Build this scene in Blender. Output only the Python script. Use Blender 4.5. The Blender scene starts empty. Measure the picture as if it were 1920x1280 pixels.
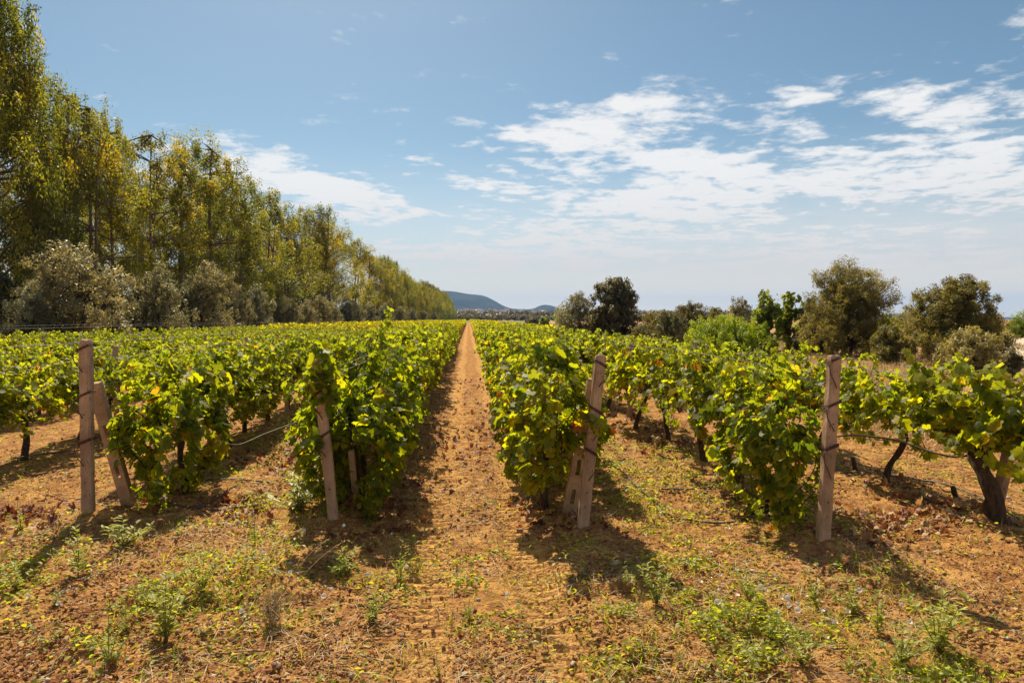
import bpy, math, random
import numpy as np
from mathutils import Vector, Matrix
R = math.radians
random.seed(7)
rng = np.random.default_rng(11)
sc = bpy.context.scene
C = sc.collection

# ------------------------------------------------------------------ camera, world, sun, exposure
CH, YAW, PITCH = 1.75, R(3.67), R(1.88)
cd = bpy.data.cameras.new("camera")
cam = bpy.data.objects.new("camera", cd)
C.objects.link(cam)
cam.location = (0, 0, CH)
cam.rotation_euler = (R(90) - PITCH, 0, -YAW)
cd.sensor_width = 36
cd.lens = 24
cd.clip_start = 0.05
cd.clip_end = 30000
sc.camera = cam
sc.view_settings.view_transform = 'Standard'
sc.view_settings.look = 'None'
sc.view_settings.exposure = 0.62
sc.view_settings.gamma = 1

SUN_EL, SUN_AZ = R(48), R(-13)          # azimuth from +Y (down the rows), negative = to the left
ld = bpy.data.lights.new("sun", 'SUN')
ld.energy = 5.0
ld.angle = R(0.55)
ld.color = (1.0, 0.87, 0.62)
sun = bpy.data.objects.new("sun", ld)
C.objects.link(sun)
sdir = Vector((math.sin(SUN_AZ) * math.cos(SUN_EL), math.cos(SUN_AZ) * math.cos(SUN_EL), math.sin(SUN_EL)))
sun.rotation_euler = sdir.to_track_quat('Z', 'Y').to_euler()
sun.location = (0, 0, 60)


class NT:
    """small helper to wire shader nodes"""
    def __init__(s, tree):
        s.t = tree
        tree.nodes.clear()
    def n(s, typ, **kw):
        nd = s.t.nodes.new(typ)
        for k, v in kw.items():
            if k.startswith('i_'):
                nd.inputs[k[2:].replace('_', ' ')].default_value = v
            else:
                setattr(nd, k, v)
        return nd
    def l(s, a, b):
        s.t.links.new(a, b)
    def m(s, op, a, b=None, c=None, clamp=False):
        nd = s.t.nodes.new('ShaderNodeMath')
        nd.operation = op
        nd.use_clamp = clamp
        for i, v in enumerate((a, b, c)):
            if v is None:
                continue
            if isinstance(v, (int, float)):
                nd.inputs[i].default_value = v
            else:
                s.l(v, nd.inputs[i])
        return nd.outputs[0]
    def mix(s, f, a, b, mode='MIX'):
        nd = s.t.nodes.new('ShaderNodeMix')
        nd.data_type = 'RGBA'
        nd.blend_type = mode
        for sock, v in ((nd.inputs[0], f), (nd.inputs[6], a), (nd.inputs[7], b)):
            if isinstance(v, (int, float)):
                sock.default_value = v
            elif isinstance(v, tuple):
                sock.default_value = (*v, 1)
            else:
                s.l(v, sock)
        return nd.outputs[2]
    def ramp(s, f, stops, interp='LINEAR'):
        nd = s.t.nodes.new('ShaderNodeValToRGB')
        nd.color_ramp.interpolation = interp
        e = nd.color_ramp.elements
        while len(e) < len(stops):
            e.new(0.5)
        for el, (p, c) in zip(e, stops):
            el.position = p
            el.color = (*c, 1) if len(c) == 3 else c
        s.l(f, nd.inputs[0])
        return nd.outputs[0]
    def noise(s, vec, scale, detail=4, rough=.55, dist=0.0):
        nd = s.t.nodes.new('ShaderNodeTexNoise')
        nd.inputs['Scale'].default_value = scale
        nd.inputs['Detail'].default_value = detail
        nd.inputs['Roughness'].default_value = rough
        nd.inputs['Distortion'].default_value = dist
        if vec is not None:
            s.l(vec, nd.inputs['Vector'])
        return nd.outputs['Fac']


def smooth(nt, v, lo, hi):
    nd = nt.t.nodes.new('ShaderNodeMapRange')
    nd.interpolation_type = 'SMOOTHSTEP'
    nd.clamp = True
    nt.l(v, nd.inputs[0])
    nd.inputs[1].default_value = lo
    nd.inputs[2].default_value = hi
    return nd.outputs[0]


world = bpy.data.worlds.new("World")
sc.world = world
world.use_nodes = True
w = NT(world.node_tree)
sky = w.n('ShaderNodeTexSky', sky_type='NISHITA', sun_disc=False, sun_elevation=SUN_EL,
          sun_rotation=SUN_AZ, air_density=1.0, dust_density=0.6, ozone_density=2.0, altitude=50)
tc = w.n('ShaderNodeTexCoord')
sep = w.n('ShaderNodeSeparateXYZ')
w.l(tc.outputs['Generated'], sep.inputs[0])
dx, dy, dz = sep.outputs
zc = w.m('MAXIMUM', dz, 0.012)
# cloud layer on a plane high above the ground: coordinates dir.xy / dir.z
px_ = w.m('DIVIDE', dx, w.m('ADD', zc, 0.05))
py_ = w.m('DIVIDE', dy, w.m('ADD', zc, 0.05))
cv = w.n('ShaderNodeCombineXYZ')
w.l(px_, cv.inputs[0]); w.l(py_, cv.inputs[1])
n1 = w.noise(cv.outputs[0], 1.9, 9, .62, .3)
n2 = w.noise(cv.outputs[0], 7.5, 6, .62, .2)
n3 = w.noise(cv.outputs[0], 0.45, 3, .5, .0)
yy = w.m('MAXIMUM', dy, 0.08)
U = w.m('DIVIDE', dx, yy)
V = w.m('DIVIDE', dz, yy)
def uv_of(px, py):
    u = (px - 960) / 1280; v = (640 - py) / 1280
    c, s_ = math.cos(PITCH), math.sin(PITCH)
    f, z = c + s_ * v, c * v - s_       # forward and up after pitch down
    X = math.cos(YAW) * u + math.sin(YAW) * f
    Y = -math.sin(YAW) * u + math.cos(YAW) * f
    return X / Y, z / Y
# banks of cloud: centre, radii (in photo pixels turned into sky angles), tilt, strength
blobs = [(1215, 195, 110, 34, -6, .9), (1180, 255, 150, 34, 10, .9), (1250, 298, 300, 26, 8, 1.1), (1020, 205, 60, 14, 30, .45),
         (1260, 376, 240, 66, 4, 1.0), (1120, 430, 270, 40, -4, .9), (1010, 480, 330, 40, 0, .95),
         (1720, 325, 260, 52, -4, 1.0), (1850, 360, 200, 46, 0, .8), (1500, 245, 85, 18, 3, .8), (1505, 178, 60, 16, -16, .8),
         (1745, 215, 100, 26, 4, .85), (1690, 180, 60, 14, -8, .7), (1895, 205, 70, 26, -6, .85), (1910, 45, 40, 18, -20, .8),
         (1740, 82, 90, 13, -14, .4), (600, 350, 165, 36, 14, 1.1), (480, 335, 70, 34, 20, .95), (690, 378, 90, 14, 4, .8),
         (870, 228, 50, 12, 6, .85), (900, 345, 90, 13, 2, .6), (930, 392, 110, 9, 2, .6), (280, 370, 90, 60, 0, .9), (1500, 370, 120, 22, -6, .45),
         (1580, 480, 420, 60, 0, .85), (1330, 520, 560, 40, 0, .7), (1820, 480, 250, 60, 0, .6)]
mask = None
for bx, by, rx, ry, tilt, st in blobs:
    u0, v0 = uv_of(bx, by)
    k = 1.0 + u0 * u0 * .35
    a = R(-tilt)
    du = w.m('SUBTRACT', U, u0); dv = w.m('SUBTRACT', V, v0)
    a1 = w.m('MULTIPLY_ADD', du, math.cos(a) / (rx / 1280 * k), w.m('MULTIPLY', dv, math.sin(a) / (rx / 1280 * k)))
    a2 = w.m('MULTIPLY_ADD', du, -math.sin(a) / (ry / 1280 * k), w.m('MULTIPLY', dv, math.cos(a) / (ry / 1280 * k)))
    r2 = w.m('MULTIPLY_ADD', a1, a1, w.m('MULTIPLY', a2, a2))
    g = w.m('MULTIPLY', w.m('EXPONENT', w.m('MULTIPLY', r2, -.55)), st)
    mask = g if mask is None else w.m('MAXIMUM', mask, g)
behind = w.m('LESS_THAN', dy, 0.08)      # the rest of the sky: scattered cloud
mask = w.m('MAXIMUM', w.m('MULTIPLY', mask, w.m('SUBTRACT', 1.0, behind)), w.m('MULTIPLY', behind, .45))
nn = w.m('MULTIPLY_ADD', w.m('SUBTRACT', n1, .5), 3.6, w.m('MULTIPLY', w.m('SUBTRACT', n2, .5), 2.6))
dens = w.m('ADD', nn, w.m('MULTIPLY', mask, 1.52))
dens = smooth(w, dens, .44, 1.4)
dens = w.m('MULTIPLY', dens, .95)
# thin veil of high cloud that thickens toward the horizon
veil = w.m('MULTIPLY', smooth(w, w.m('SUBTRACT', .30, dz), .04, .27), w.m('MULTIPLY_ADD', n1, .7, .50))
veil = w.m('MULTIPLY', veil, w.m('ADD', .62, w.m('MULTIPLY', smooth(w, U, -.6, .5), .45)))
dens = w.m('MAXIMUM', dens, veil)
skyc = w.mix(1.0, sky.outputs[0], (.97, 1.07, .99), 'MULTIPLY')
cl = w.mix(smooth(w, dz, .0, .22), (9.6, 8.7, 7.7), (11.4, 11.2, 10.9))
cl = w.mix(w.m('MULTIPLY', smooth(w, n2, .5, .8), .16), cl, (7.6, 8.0, 8.6))
colr = w.mix(dens, skyc, cl)
colr = w.mix(w.m('MULTIPLY', smooth(w, w.m('SUBTRACT', .09, dz), .0, .09), .8), colr, (14.5, 12.8, 9.4))
bg = w.n('ShaderNodeBackground')
bg.inputs['Strength'].default_value = 0.055
w.l(colr, bg.inputs['Color'])
wo = w.n('ShaderNodeOutputWorld')
w.l(bg.outputs[0], wo.inputs['Surface'])


# ------------------------------------------------------------------ helpers
def gp(px, py, z=0.0):
    """ground point seen at a photo pixel"""
    u, v = uv_of(px, py)
    t = (z - CH) / v
    return (u * t, t)


def at(px, Y):
    u, _ = uv_of(px, 600)
    return u * Y


def vnoise(x, y, seed=0):
    xi = np.floor(x).astype(np.int64); yi = np.floor(y).astype(np.int64)
    fx = x - xi; fy = y - yi
    fx = fx * fx * (3 - 2 * fx); fy = fy * fy * (3 - 2 * fy)
    def h(a, b):
        n = (a * 374761393 + b * 668265263 + seed * 1442695041) & 0xffffffff
        n = ((n ^ (n >> 13)) * 1274126177) & 0xffffffff
        n = n ^ (n >> 16)
        return (n & 0xffff) / 65535.0
    return (h(xi, yi) * (1 - fx) + h(xi + 1, yi) * fx) * (1 - fy) + (h(xi, yi + 1) * (1 - fx) + h(xi + 1, yi + 1) * fx) * fy - .5


RUTS = (-.25, .45)
ROWX = {'L1': -1.13, 'L2': -3.27, 'L3': -5.38, 'L4': -7.5, 'L5': -9.6, 'L6': -11.7, 'L7': -13.8, 'R1': .93, 'R2': 2.68, 'R3': 4.28}


def tread(x, y):
    t = np.zeros_like(x)
    for r in RUTS:
        t = np.maximum(t, np.exp(-((x - r - .05 * np.sin(y * .7)) / .15) ** 4))
    return t


def gh(x, y, fine=True):
    x = np.asarray(x, float); y = np.asarray(y, float)
    d = np.hypot(x, y)
    t = tread(x, y) * (.45 + .55 * np.clip(.5 + vnoise(x / .9, y / 1.6, 5) * 2.2, 0, 1))
    rough = 1 - .72 * t
    z = .05 * vnoise(x / 1.7, y / 1.7, 1) + .035 * vnoise(x / .55, y / .55, 2) * rough
    for rx in ROWX.values():
        z = z + .055 * np.exp(-((x - rx) / .3) ** 2) * (y > 4.2)
    if fine:
        f = np.clip(1.3 - d / 16, 0, 1)
        clod = np.clip(.5 + 2.2 * vnoise(x / 1.1, y / 1.1, 9), .15, 1)
        z = z + f * rough * clod * (.07 * np.abs(vnoise(x / .19, y / .19, 3)) + .05 * np.abs(vnoise(x / .08, y / .08, 4)) + .03 * np.abs(vnoise(x / .05, y / .05, 6)))
        z = z - .04 * t * np.clip(1.4 - d / 40, 0, 1)
        z = z + f * t * .026 * np.sin(y * 2 * np.pi / .105 + .8 * np.sin(x * 9))
    z = z * np.clip(1.6 - d / 90, 0, 1)
    for hx, hy in ((-3.27, 6.1), (-1.12, 5.75), (.93, 5.5), (2.66, 4.97), (4.15, 5.3), (.80, 5.8), (-1.0, 6.2)):
        z = z + .05 * np.exp(-(((x - hx) ** 2 + (y - hy) ** 2) / .028)) * (1 + 1.2 * vnoise(x / .06, y / .06, 71))
    return z


def GZ(x, y):
    return float(gh(np.array([x]), np.array([y]))[0])


def mesh_np(name, verts, faces, attrs=None, smooth_=False):
    """faces: (F,k) int array; attrs: dict name -> per-vertex floats"""
    me = bpy.data.meshes.new(name)
    verts = np.ascontiguousarray(verts, dtype=np.float32)
    F, k = faces.shape
    me.vertices.add(len(verts)); me.vertices.foreach_set('co', verts.ravel())
    me.loops.add(F * k); me.loops.foreach_set('vertex_index', np.ascontiguousarray(faces, dtype=np.int32).ravel())
    me.polygons.add(F)
    me.polygons.foreach_set('loop_start', np.arange(0, F * k, k, dtype=np.int32))
    if smooth_:
        me.polygons.foreach_set('use_smooth', np.ones(F, bool))
    for an, av in (attrs or {}).items():
        a = me.attributes.new(an, 'FLOAT', 'POINT')
        a.data.foreach_set('value', np.ascontiguousarray(av, dtype=np.float32))
    me.update(calc_edges=True)
    return me


def link(name, me, mat=None, parent=None, loc=None):
    o = bpy.data.objects.new(name, me)
    C.objects.link(o)
    if mat is not None and me is not None and not me.materials:
        me.materials.append(mat)
    if parent is not None:
        o.parent = parent
    if loc is not None:
        o.location = loc
    return o


def tag(o, label=None, cat=None, group=None, kind=None):
    if label: o['label'] = label
    if cat: o['category'] = cat
    if group: o['group'] = group
    if kind: o['kind'] = kind
    return o


def empty(name, loc=(0, 0, 0), rz=0, scale=1):
    o = bpy.data.objects.new(name, None)
    C.objects.link(o)
    o.location = loc
    o.rotation_euler = (0, 0, rz)
    o.scale = (scale,) * 3 if isinstance(scale, (int, float)) else scale
    o.empty_display_size = .2
    return o


def copy_tree(src, loc, rz=0, scale=1):
    r = src.copy(); C.objects.link(r)
    r.location = loc; r.rotation_euler = (0, 0, rz)
    r.scale = (scale,) * 3 if isinstance(scale, (int, float)) else scale
    for k in ('label', 'group', 'kind'):
        if k in r: del r[k]
    for ch in src.children:
        c = ch.copy(); C.objects.link(c); c.parent = r
    return r


def tube(path, radii, sides=7, jit=0.0, cap=True):
    """tube along a polyline -> verts, quads"""
    P = np.asarray(path, float); n = len(P)
    rad = np.broadcast_to(np.asarray(radii, float), (n,))
    T = np.gradient(P, axis=0)
    T /= np.linalg.norm(T, axis=1)[:, None] + 1e-9
    ref = np.array([0.0, 0, 1]) if abs(T[0][2]) < .9 else np.array([1.0, 0, 0])
    vs = []
    a0 = np.cross(T[0], ref); a0 /= np.linalg.norm(a0)
    for i in range(n):
        a0 = a0 - T[i] * a0.dot(T[i]); a0 /= np.linalg.norm(a0) + 1e-9
        b0 = np.cross(T[i], a0)
        th = np.arange(sides) * 2 * np.pi / sides
        rr = rad[i] * (1 + (rng.uniform(-jit, jit, sides) if jit else 0))
        vs.append(P[i] + (np.cos(th) * rr)[:, None] * a0 + (np.sin(th) * rr)[:, None] * b0)
    V = np.concatenate(vs)
    q = []
    for i in range(n - 1):
        for j in range(sides):
            k = (j + 1) % sides
            q.append((i * sides + j, i * sides + k, (i + 1) * sides + k, (i + 1) * sides + j))
    if cap:
        c0 = len(V); V = np.vstack([V, P[0], P[-1]])
        for j in range(0, sides, 1):
            k = (j + 1) % sides
            q.append((c0, k, j, j)); q.append((c0 + 1, (n - 1) * sides + j, (n - 1) * sides + k, (n - 1) * sides + k))
    return V, q


class MB:
    def __init__(s):
        s.v = []; s.f = []; s.n = 0
    def add(s, V, F):
        s.v.append(np.asarray(V, float))
        for f in F:
            g = []
            for i in f:
                if i + s.n not in g: g.append(i + s.n)
            s.f.append(g)
        s.n += len(V)
        return s
    def tube(s, path, rad, sides=7, jit=0.0, cap=True):
        return s.add(*tube(path, rad, sides, jit, cap))
    def mesh(s, name, smooth_=True):
        me = bpy.data.meshes.new(name)
        me.from_pydata(np.vstack(s.v).tolist(), [], s.f)
        if smooth_:
            me.polygons.foreach_set('use_smooth', np.ones(len(me.polygons), bool))
        me.update()
        return me
    def build(s, name, mat, parent=None, loc=None, smooth_=True):
        return link(name, s.mesh(name, smooth_), mat, parent, loc)


def unit(a):
    return a / (np.linalg.norm(a, axis=-1, keepdims=True) + 1e-9)


def leaves(name, tmpl, P, N, T, S, rnd=None, age=None, bend=None):
    """copies of a leaf template (verts,faces) at points P with normal N, tip direction T and size S, as one mesh"""
    P = np.asarray(P, float); n = len(P)
    if isinstance(tmpl, list):
        tf = tmpl[0][1]; tv = np.stack([q[0] for q in tmpl])[rng.integers(0, len(tmpl), n)]
    else:
        tf = tmpl[1]; tv = tmpl[0][None]
    N = unit(np.asarray(N, float)); T = np.asarray(T, float)
    T = unit(T - N * (T * N).sum(1)[:, None])
    B = np.cross(T, N)
    S = np.asarray(S, float)
    if S.ndim == 1: S = S[:, None].repeat(3, 1)
    V = (P[:, None, :] + tv[:, :, 0, None] * (B * S[:, 0:1])[:, None, :] + tv[:, :, 1, None] * (T * S[:, 1:2])[:, None, :]
         + tv[:, :, 2, None] * (N * S[:, 2:3])[:, None, :] * (1 if bend is None else bend[:, None, None]))
    k = tv.shape[1]
    F = (tf[None] + (np.arange(n) * k)[:, None, None]).reshape(-1, tf.shape[1])
    rnd = rng.random(n) if rnd is None else rnd
    age = np.zeros(n) if age is None else age
    return mesh_np(name, V.reshape(-1, 3), F, {'rnd': np.repeat(rnd, k), 'age': np.repeat(age, k)})


def vine_leaf(deep=0.0, curl=.28, fold=.3, width=1.0, torn=False):
    ang = [-168, -140, -112, -88, -62, -38, -20, 0, 20, 38, 62, 88, 112, 140, 168]
    rad = [.34, .50, .54, .45, .58, .60, .51, .68, .51, .60, .58, .45, .54, .50, .34]
    v = [(0, 0, 0)]
    for j, (a, r) in enumerate(zip(ang, rad)):
        if j in (3, 6, 8, 11): r -= deep
        if torn and j in (9, 10): r *= .6
        r += rng.uniform(-.04, .04)
        x, y = r * math.sin(R(a)) * width, r * math.cos(R(a))
        v.append((x, y, -fold * (x * x) + (fold * .5 * abs(x) if fold < 0 else 0) - curl * max(y, 0) ** 2 + .05 * math.sin(a * .11)))
    f = [(0, i, i + 1) for i in range(1, len(v) - 1)]
    return np.array(v), np.array(f)


def simple_leaf(w=.5, fold=.12):
    v = [(0, -.5, 0), (w * .5, -.12, fold), (w * .42, .22, fold * .8), (0, .5, -.05), (-w * .42, .22, fold * .8), (-w * .5, -.12, fold), (0, 0, 0)]
    f = [(6, 0, 1), (6, 1, 2), (6, 2, 3), (6, 3, 4), (6, 4, 5), (6, 5, 0)]
    return np.array(v), np.array(f)


def quad_leaf(w=.35, c=.08):
    return np.array([(0, -.5, 0), (w * .5, 0, c), (0, .5, 0), (-w * .5, 0, c)], float), np.array([(0, 1, 2, 3)])


VLEAF = [vine_leaf(), vine_leaf(.10, .5, .5), vine_leaf(.04, .1, -.5, .9), vine_leaf(.14, .3, .2, 1.12, True), vine_leaf(0, .8, .9, .95)]; SLEAF = simple_leaf(.5); QL = quad_leaf(.36); QW = quad_leaf(.62, .15); QN = quad_leaf(.22)


# ------------------------------------------------------------------ materials
def mat(name):
    m = bpy.data.materials.new(name)
    m.use_nodes = True
    return m, NT(m.node_tree)


def attr(nt, name):
    return nt.n('ShaderNodeAttribute', attribute_name=name).outputs['Fac']


def leaf_mat(name, stops, trans, tmix=.5, rough=.45, tipcol=None, spec=.5, hue=0.0):
    """leaf with reflection and light coming through; stops colour it by the leaf's own random number"""
    m, t = mat(name)
    r = attr(t, 'rnd')
    oi = t.n('ShaderNodeObjectInfo')
    r2 = t.m('FRACT', t.m('ADD', r, t.m('MULTIPLY', oi.outputs['Random'], .35))) if hue == 0 else r
    col = t.ramp(r, stops)
    if 'vine' in name:
        sp = t.noise(t.n('ShaderNodeTexCoord').outputs['Object'], 26, 3, .6)
        col = t.mix(t.m('MULTIPLY', smooth(t, sp, .63, .70), .55), col, (.26, .16, .05))
    col = t.mix(oi.outputs['Random'], t.mix(1.0, col, (.80, .86, .9), 'MULTIPLY'), t.mix(1.0, col, (1.14, 1.06, .9), 'MULTIPLY'))
    tcol = t.mix(1.0, col, trans, 'MULTIPLY')
    if tipcol:
        a = attr(t, 'age')
        col = t.mix(a, col, tipcol)
        tcol = t.mix(a, tcol, tuple(min(c * 1.6, 1) for c in tipcol))
    b = t.n('ShaderNodeBsdfPrincipled')
    t.l(col, b.inputs['Base Color'])
    b.inputs['Roughness'].default_value = rough
    b.inputs['Specular IOR Level'].default_value = spec
    tr = t.n('ShaderNodeBsdfTranslucent')
    t.l(tcol, tr.inputs['Color'])
    mx = t.n('ShaderNodeMixShader')
    mx.inputs[0].default_value = tmix
    t.l(b.outputs[0], mx.inputs[1]); t.l(tr.outputs[0], mx.inputs[2])
    o = t.n('ShaderNodeOutputMaterial')
    t.l(mx.outputs[0], o.inputs[0])
    return m


def rough_mat(name, c1, c2, scale=8, rough=.9, bump=.4, c3=None, dist=.02, stretch=None, spec=.3, fine=60):
    m, t = mat(name)
    co = t.n('ShaderNodeTexCoord').outputs['Object']
    if stretch:
        mp = t.n('ShaderNodeMapping'); mp.inputs['Scale'].default_value = stretch
        t.l(co, mp.inputs[0]); co = mp.outputs[0]
    n = t.noise(co, scale, 6, .6, .2)
    n2 = t.noise(co, fine, 4, .6)
    col = t.mix(smooth(t, n, .35, .65), c1, c2)
    if c3:
        col = t.mix(smooth(t, n2, .58, .68), col, c3)
    b = t.n('ShaderNodeBsdfPrincipled')
    t.l(col, b.inputs['Base Color'])
    b.inputs['Roughness'].default_value = rough
    b.inputs['Specular IOR Level'].default_value = spec
    bp = t.n('ShaderNodeBump')
    bp.inputs['Strength'].default_value = bump; bp.inputs['Distance'].default_value = dist
    t.l(t.m('MULTIPLY_ADD', n2, .5, n), bp.inputs['Height'])
    t.l(bp.outputs[0], b.inputs['Normal'])
    o = t.n('ShaderNodeOutputMaterial')
    t.l(b.outputs[0], o.inputs[0])
    return m


M = {}
M['vine_leaf'] = leaf_mat('vine_leaf', [(0, (.05, .085, .016)), (.35, (.095, .130, .012)), (.75, (.15, .180, .014)), (.96, (.21, .22, .016)), (.985, (.33, .27, .02)), (.997, (.28, .10, .03))],
                          (4.0, 3.4, .6), .66, .5, (.26, .29, .015), .32)
M['far_leaf'] = leaf_mat('far_vine_leaf', [(0, (.08, .11, .012)), (.5, (.145, .18, .014)), (.9, (.23, .24, .016)), (1, (.32, .27, .02))], (4.3, 3.4, .6), .66, .5, None, .32)
M['euc_leaf'] = leaf_mat('eucalyptus_leaf', [(0, (.05, .065, .018)), (.4, (.105, .115, .022)), (.75, (.20, .185, .028)), (1, (.27, .205, .03))], (3.1, 2.8, .7), .57, .5)
M['olive_leaf'] = leaf_mat('olive_leaf', [(0, (.10, .095, .055)), (.5, (.20, .19, .11)), (.85, (.30, .285, .175)), (1, (.36, .33, .23))], (1.9, 1.75, 1.1), .42, .45)
M['dark_leaf'] = leaf_mat('dark_bush_leaf', [(0, (.045, .045, .022)), (.6, (.11, .105, .048)), (1, (.17, .15, .065))], (2.2, 1.9, .9), .38, .5)
M['tam_leaf'] = leaf_mat('tamarisk_leaf', [(0, (.10, .09, .03)), (.6, (.145, .14, .045)), (1, (.22, .20, .06))], (2.4, 2.1, 1.0), .48, .6)
M['green_leaf'] = leaf_mat('bright_bush_leaf', [(0, (.07, .10, .012)), (.6, (.14, .19, .016)), (1, (.24, .25, .02))], (3.2, 3.0, .8), .6, .5)
M['sage_leaf'] = leaf_mat('sage_bush_leaf', [(0, (.13, .125, .05)), (.6, (.20, .19, .08)), (1, (.28, .26, .12))], (1.5, 1.4, .8), .3, .6)
M['pale_leaf'] = leaf_mat('pale_shrub_leaf', [(0, (.24, .22, .09)), (.6, (.34, .31, .14)), (1, (.44, .41, .2))], (1.6, 1.5, .8), .35, .5)
M['fig_leaf'] = leaf_mat('fig_leaf', [(0, (.08, .11, .02)), (1, (.19, .21, .035))], (2.5, 2.4, .8), .5, .5)
M['weed_leaf'] = leaf_mat('weed_leaf', [(0, (.13, .16, .02)), (.5, (.24, .27, .03)), (.9, (.34, .34, .04)), (1, (.36, .34, .06))], (2.5, 2.4, .7), .52, .5, (.38, .40, .09))
M['straw'] = leaf_mat('dry_straw', [(0, (.34, .23, .10)), (.6, (.48, .34, .16)), (1, (.62, .47, .26))], (1.1, 1.0, .8), .2, .6)
M['dead_leaf'] = leaf_mat('dead_leaf', [(0, (.12, .035, .02)), (.35, (.20, .06, .03)), (.6, (.30, .13, .05)), (.85, (.40, .24, .10)), (1, (.50, .36, .17))], (1.3, 1.0, .8), .25, .6)
M['petal'] = leaf_mat('petal', [(0, (.86, .78, .76)), (1, (.92, .88, .85))], (1, 1, 1), .35, .6)
M['bark'] = rough_mat('vine_bark', (.035, .022, .015), (.10, .062, .04), 14, .95, .9, (.15, .10, .07), .02, (3, 3, .7))
M['euc_bark'] = rough_mat('eucalyptus_bark', (.11, .075, .05), (.22, .16, .11), 3, .9, .5, None, .03, (2, 2, .4))
M['wood'] = rough_mat('dry_twig', (.20, .13, .075), (.34, .24, .15), 30, .9, .4)
M['concrete'] = rough_mat('post_concrete', (.27, .165, .10), (.50, .33, .21), 5, .95, .9, (.17, .115, .08), .008, (1, 1, .45), .2, 55)
M['concrete_old'] = rough_mat('brace_concrete', (.32, .20, .12), (.46, .31, .20), 7, .95, .7, (.17, .12, .09), .008, None, .2, 70)
M['rust'] = rough_mat('rusty_wire', (.05, .025, .018), (.10, .045, .028), 60, .7, .4)
M['wire'] = rough_mat('galvanised_wire', (.20, .17, .15), (.32, .29, .26), 40, .5, .1)
M['hose'] = rough_mat('drip_hose', (.035, .03, .028), (.13, .105, .085), 9, .55, .2, (.20, .15, .10))
M['grape'] = rough_mat('grape_skin', (.015, .01, .025), (.04, .03, .05), 20, .45, .1)
M['hole'] = rough_mat('post_hole', (.03, .02, .015), (.05, .035, .025), 20, 1, .1)


def soil_material():
    m, t = mat('soil')
    co = t.n('ShaderNodeTexCoord').outputs['Object']
    big = t.noise(co, .5, 5, .6, .3)
    mid = t.noise(co, 4.5, 6, .65, .3)
    fin = t.noise(co, 38, 6, .7, .2)
    grit = t.n('ShaderNodeTexVoronoi'); grit.inputs['Scale'].default_value = 55
    t.l(co, grit.inputs['Vector'])
    col = t.mix(smooth(t, mid, .36, .68), (.25, .11, .036), (.56, .305, .092))
    col = t.mix(t.m('MULTIPLY', smooth(t, big, .45, .7), .45), col, (.34, .165, .075))
    col = t.mix(t.m('MULTIPLY', smooth(t, fin, .56, .72), .6), col, (.57, .35, .15))
    col = t.mix(t.m('MULTIPLY', smooth(t, fin, .44, .30), .55), col, (.15, .065, .028))
    col = t.mix(t.m('MULTIPLY', attr(t, 'tread'), .6), col, (.60, .34, .11))
    spk = t.n('ShaderNodeTexVoronoi'); spk.inputs['Scale'].default_value = 34
    t.l(co, spk.inputs['Vector'])
    col = t.mix(t.m('MULTIPLY', smooth(t, spk.outputs['Color'], .60, .72), .7), col, (.20, .075, .035))
    # farther off: dry grass and reddish bare field
    far = attr(t, 'far')
    g2 = t.noise(co, .35, 6, .65)
    fcol = t.mix(smooth(t, g2, .4, .6), (.33, .165, .085), (.42, .25, .11))
    fcol = t.mix(t.m('MULTIPLY', smooth(t, t.noise(co, .11, 5, .6), .5, .62), .7), fcol, (.17, .16, .05))
    fcol = t.mix(t.m('MULTIPLY', smooth(t, t.noise(co, 3.0, 5, .7), .5, .7), .5), fcol, (.22, .13, .07))
    col = t.mix(far, col, fcol)
    b = t.n('ShaderNodeBsdfPrincipled')
    t.l(col, b.inputs['Base Color'])
    b.inputs['Roughness'].default_value = 1
    b.inputs['Specular IOR Level'].default_value = .12
    bp = t.n('ShaderNodeBump')
    bp.inputs['Strength'].default_value = .9; bp.inputs['Distance'].default_value = .03
    h = t.m('MULTIPLY_ADD', mid, .7, t.m('MULTIPLY_ADD', fin, .55, t.m('MULTIPLY', grit.outputs['Distance'], -.35)))
    t.l(h, bp.inputs['Height'])
    t.l(bp.outputs[0], b.inputs['Normal'])
    o = t.n('ShaderNodeOutputMaterial')
    t.l(b.outputs[0], o.inputs[0])
    return m


M['soil'] = soil_material()
M['clod'] = rough_mat('soil_clod', (.24, .11, .036), (.46, .25, .09), 25, 1, .6, None, .01)
M['pebble'] = rough_mat('pebble', (.34, .24, .16), (.52, .42, .31), 12, .9, .3)


# ------------------------------------------------------------------ the ground
def axis(lo, hi, a, b, step, ratio):
    mid = list(np.arange(a, b + 1e-6, step))
    up = []; s = step; x = b
    while x < hi:
        s *= ratio; x += s; up.append(min(x, hi))
    dn = []; s = step; x = a
    while x > lo:
        s *= ratio; x -= s; dn.append(max(x, lo))
    return np.array(dn[::-1] + mid + up)


def build_ground():
    xs = axis(-6400, 6400, -4.6, 5.6, .025, 1.065)
    ys = axis(-60, 8000, 2.6, 12.5, .025, 1.04)
    X, Y = np.meshgrid(xs, ys)
    Z = gh(X, Y)
    nx, ny = len(xs), len(ys)
    V = np.stack([X, Y, Z], -1).reshape(-1, 3)
    i = np.arange(nx * ny).reshape(ny, nx)
    F = np.stack([i[:-1, :-1], i[:-1, 1:], i[1:, 1:], i[1:, :-1]], -1).reshape(-1, 4)
    far = np.clip((X - 5.8) / 2.5, 0, 1) + np.clip((Y - 270) / 15, 0, 1)
    me = mesh_np('ground', V, F, {'tread': tread(X, Y).ravel(), 'far': np.clip(far, 0, 1).ravel()}, True)
    tag(link('ground', me, M['soil']), kind='structure')


build_ground()

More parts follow.
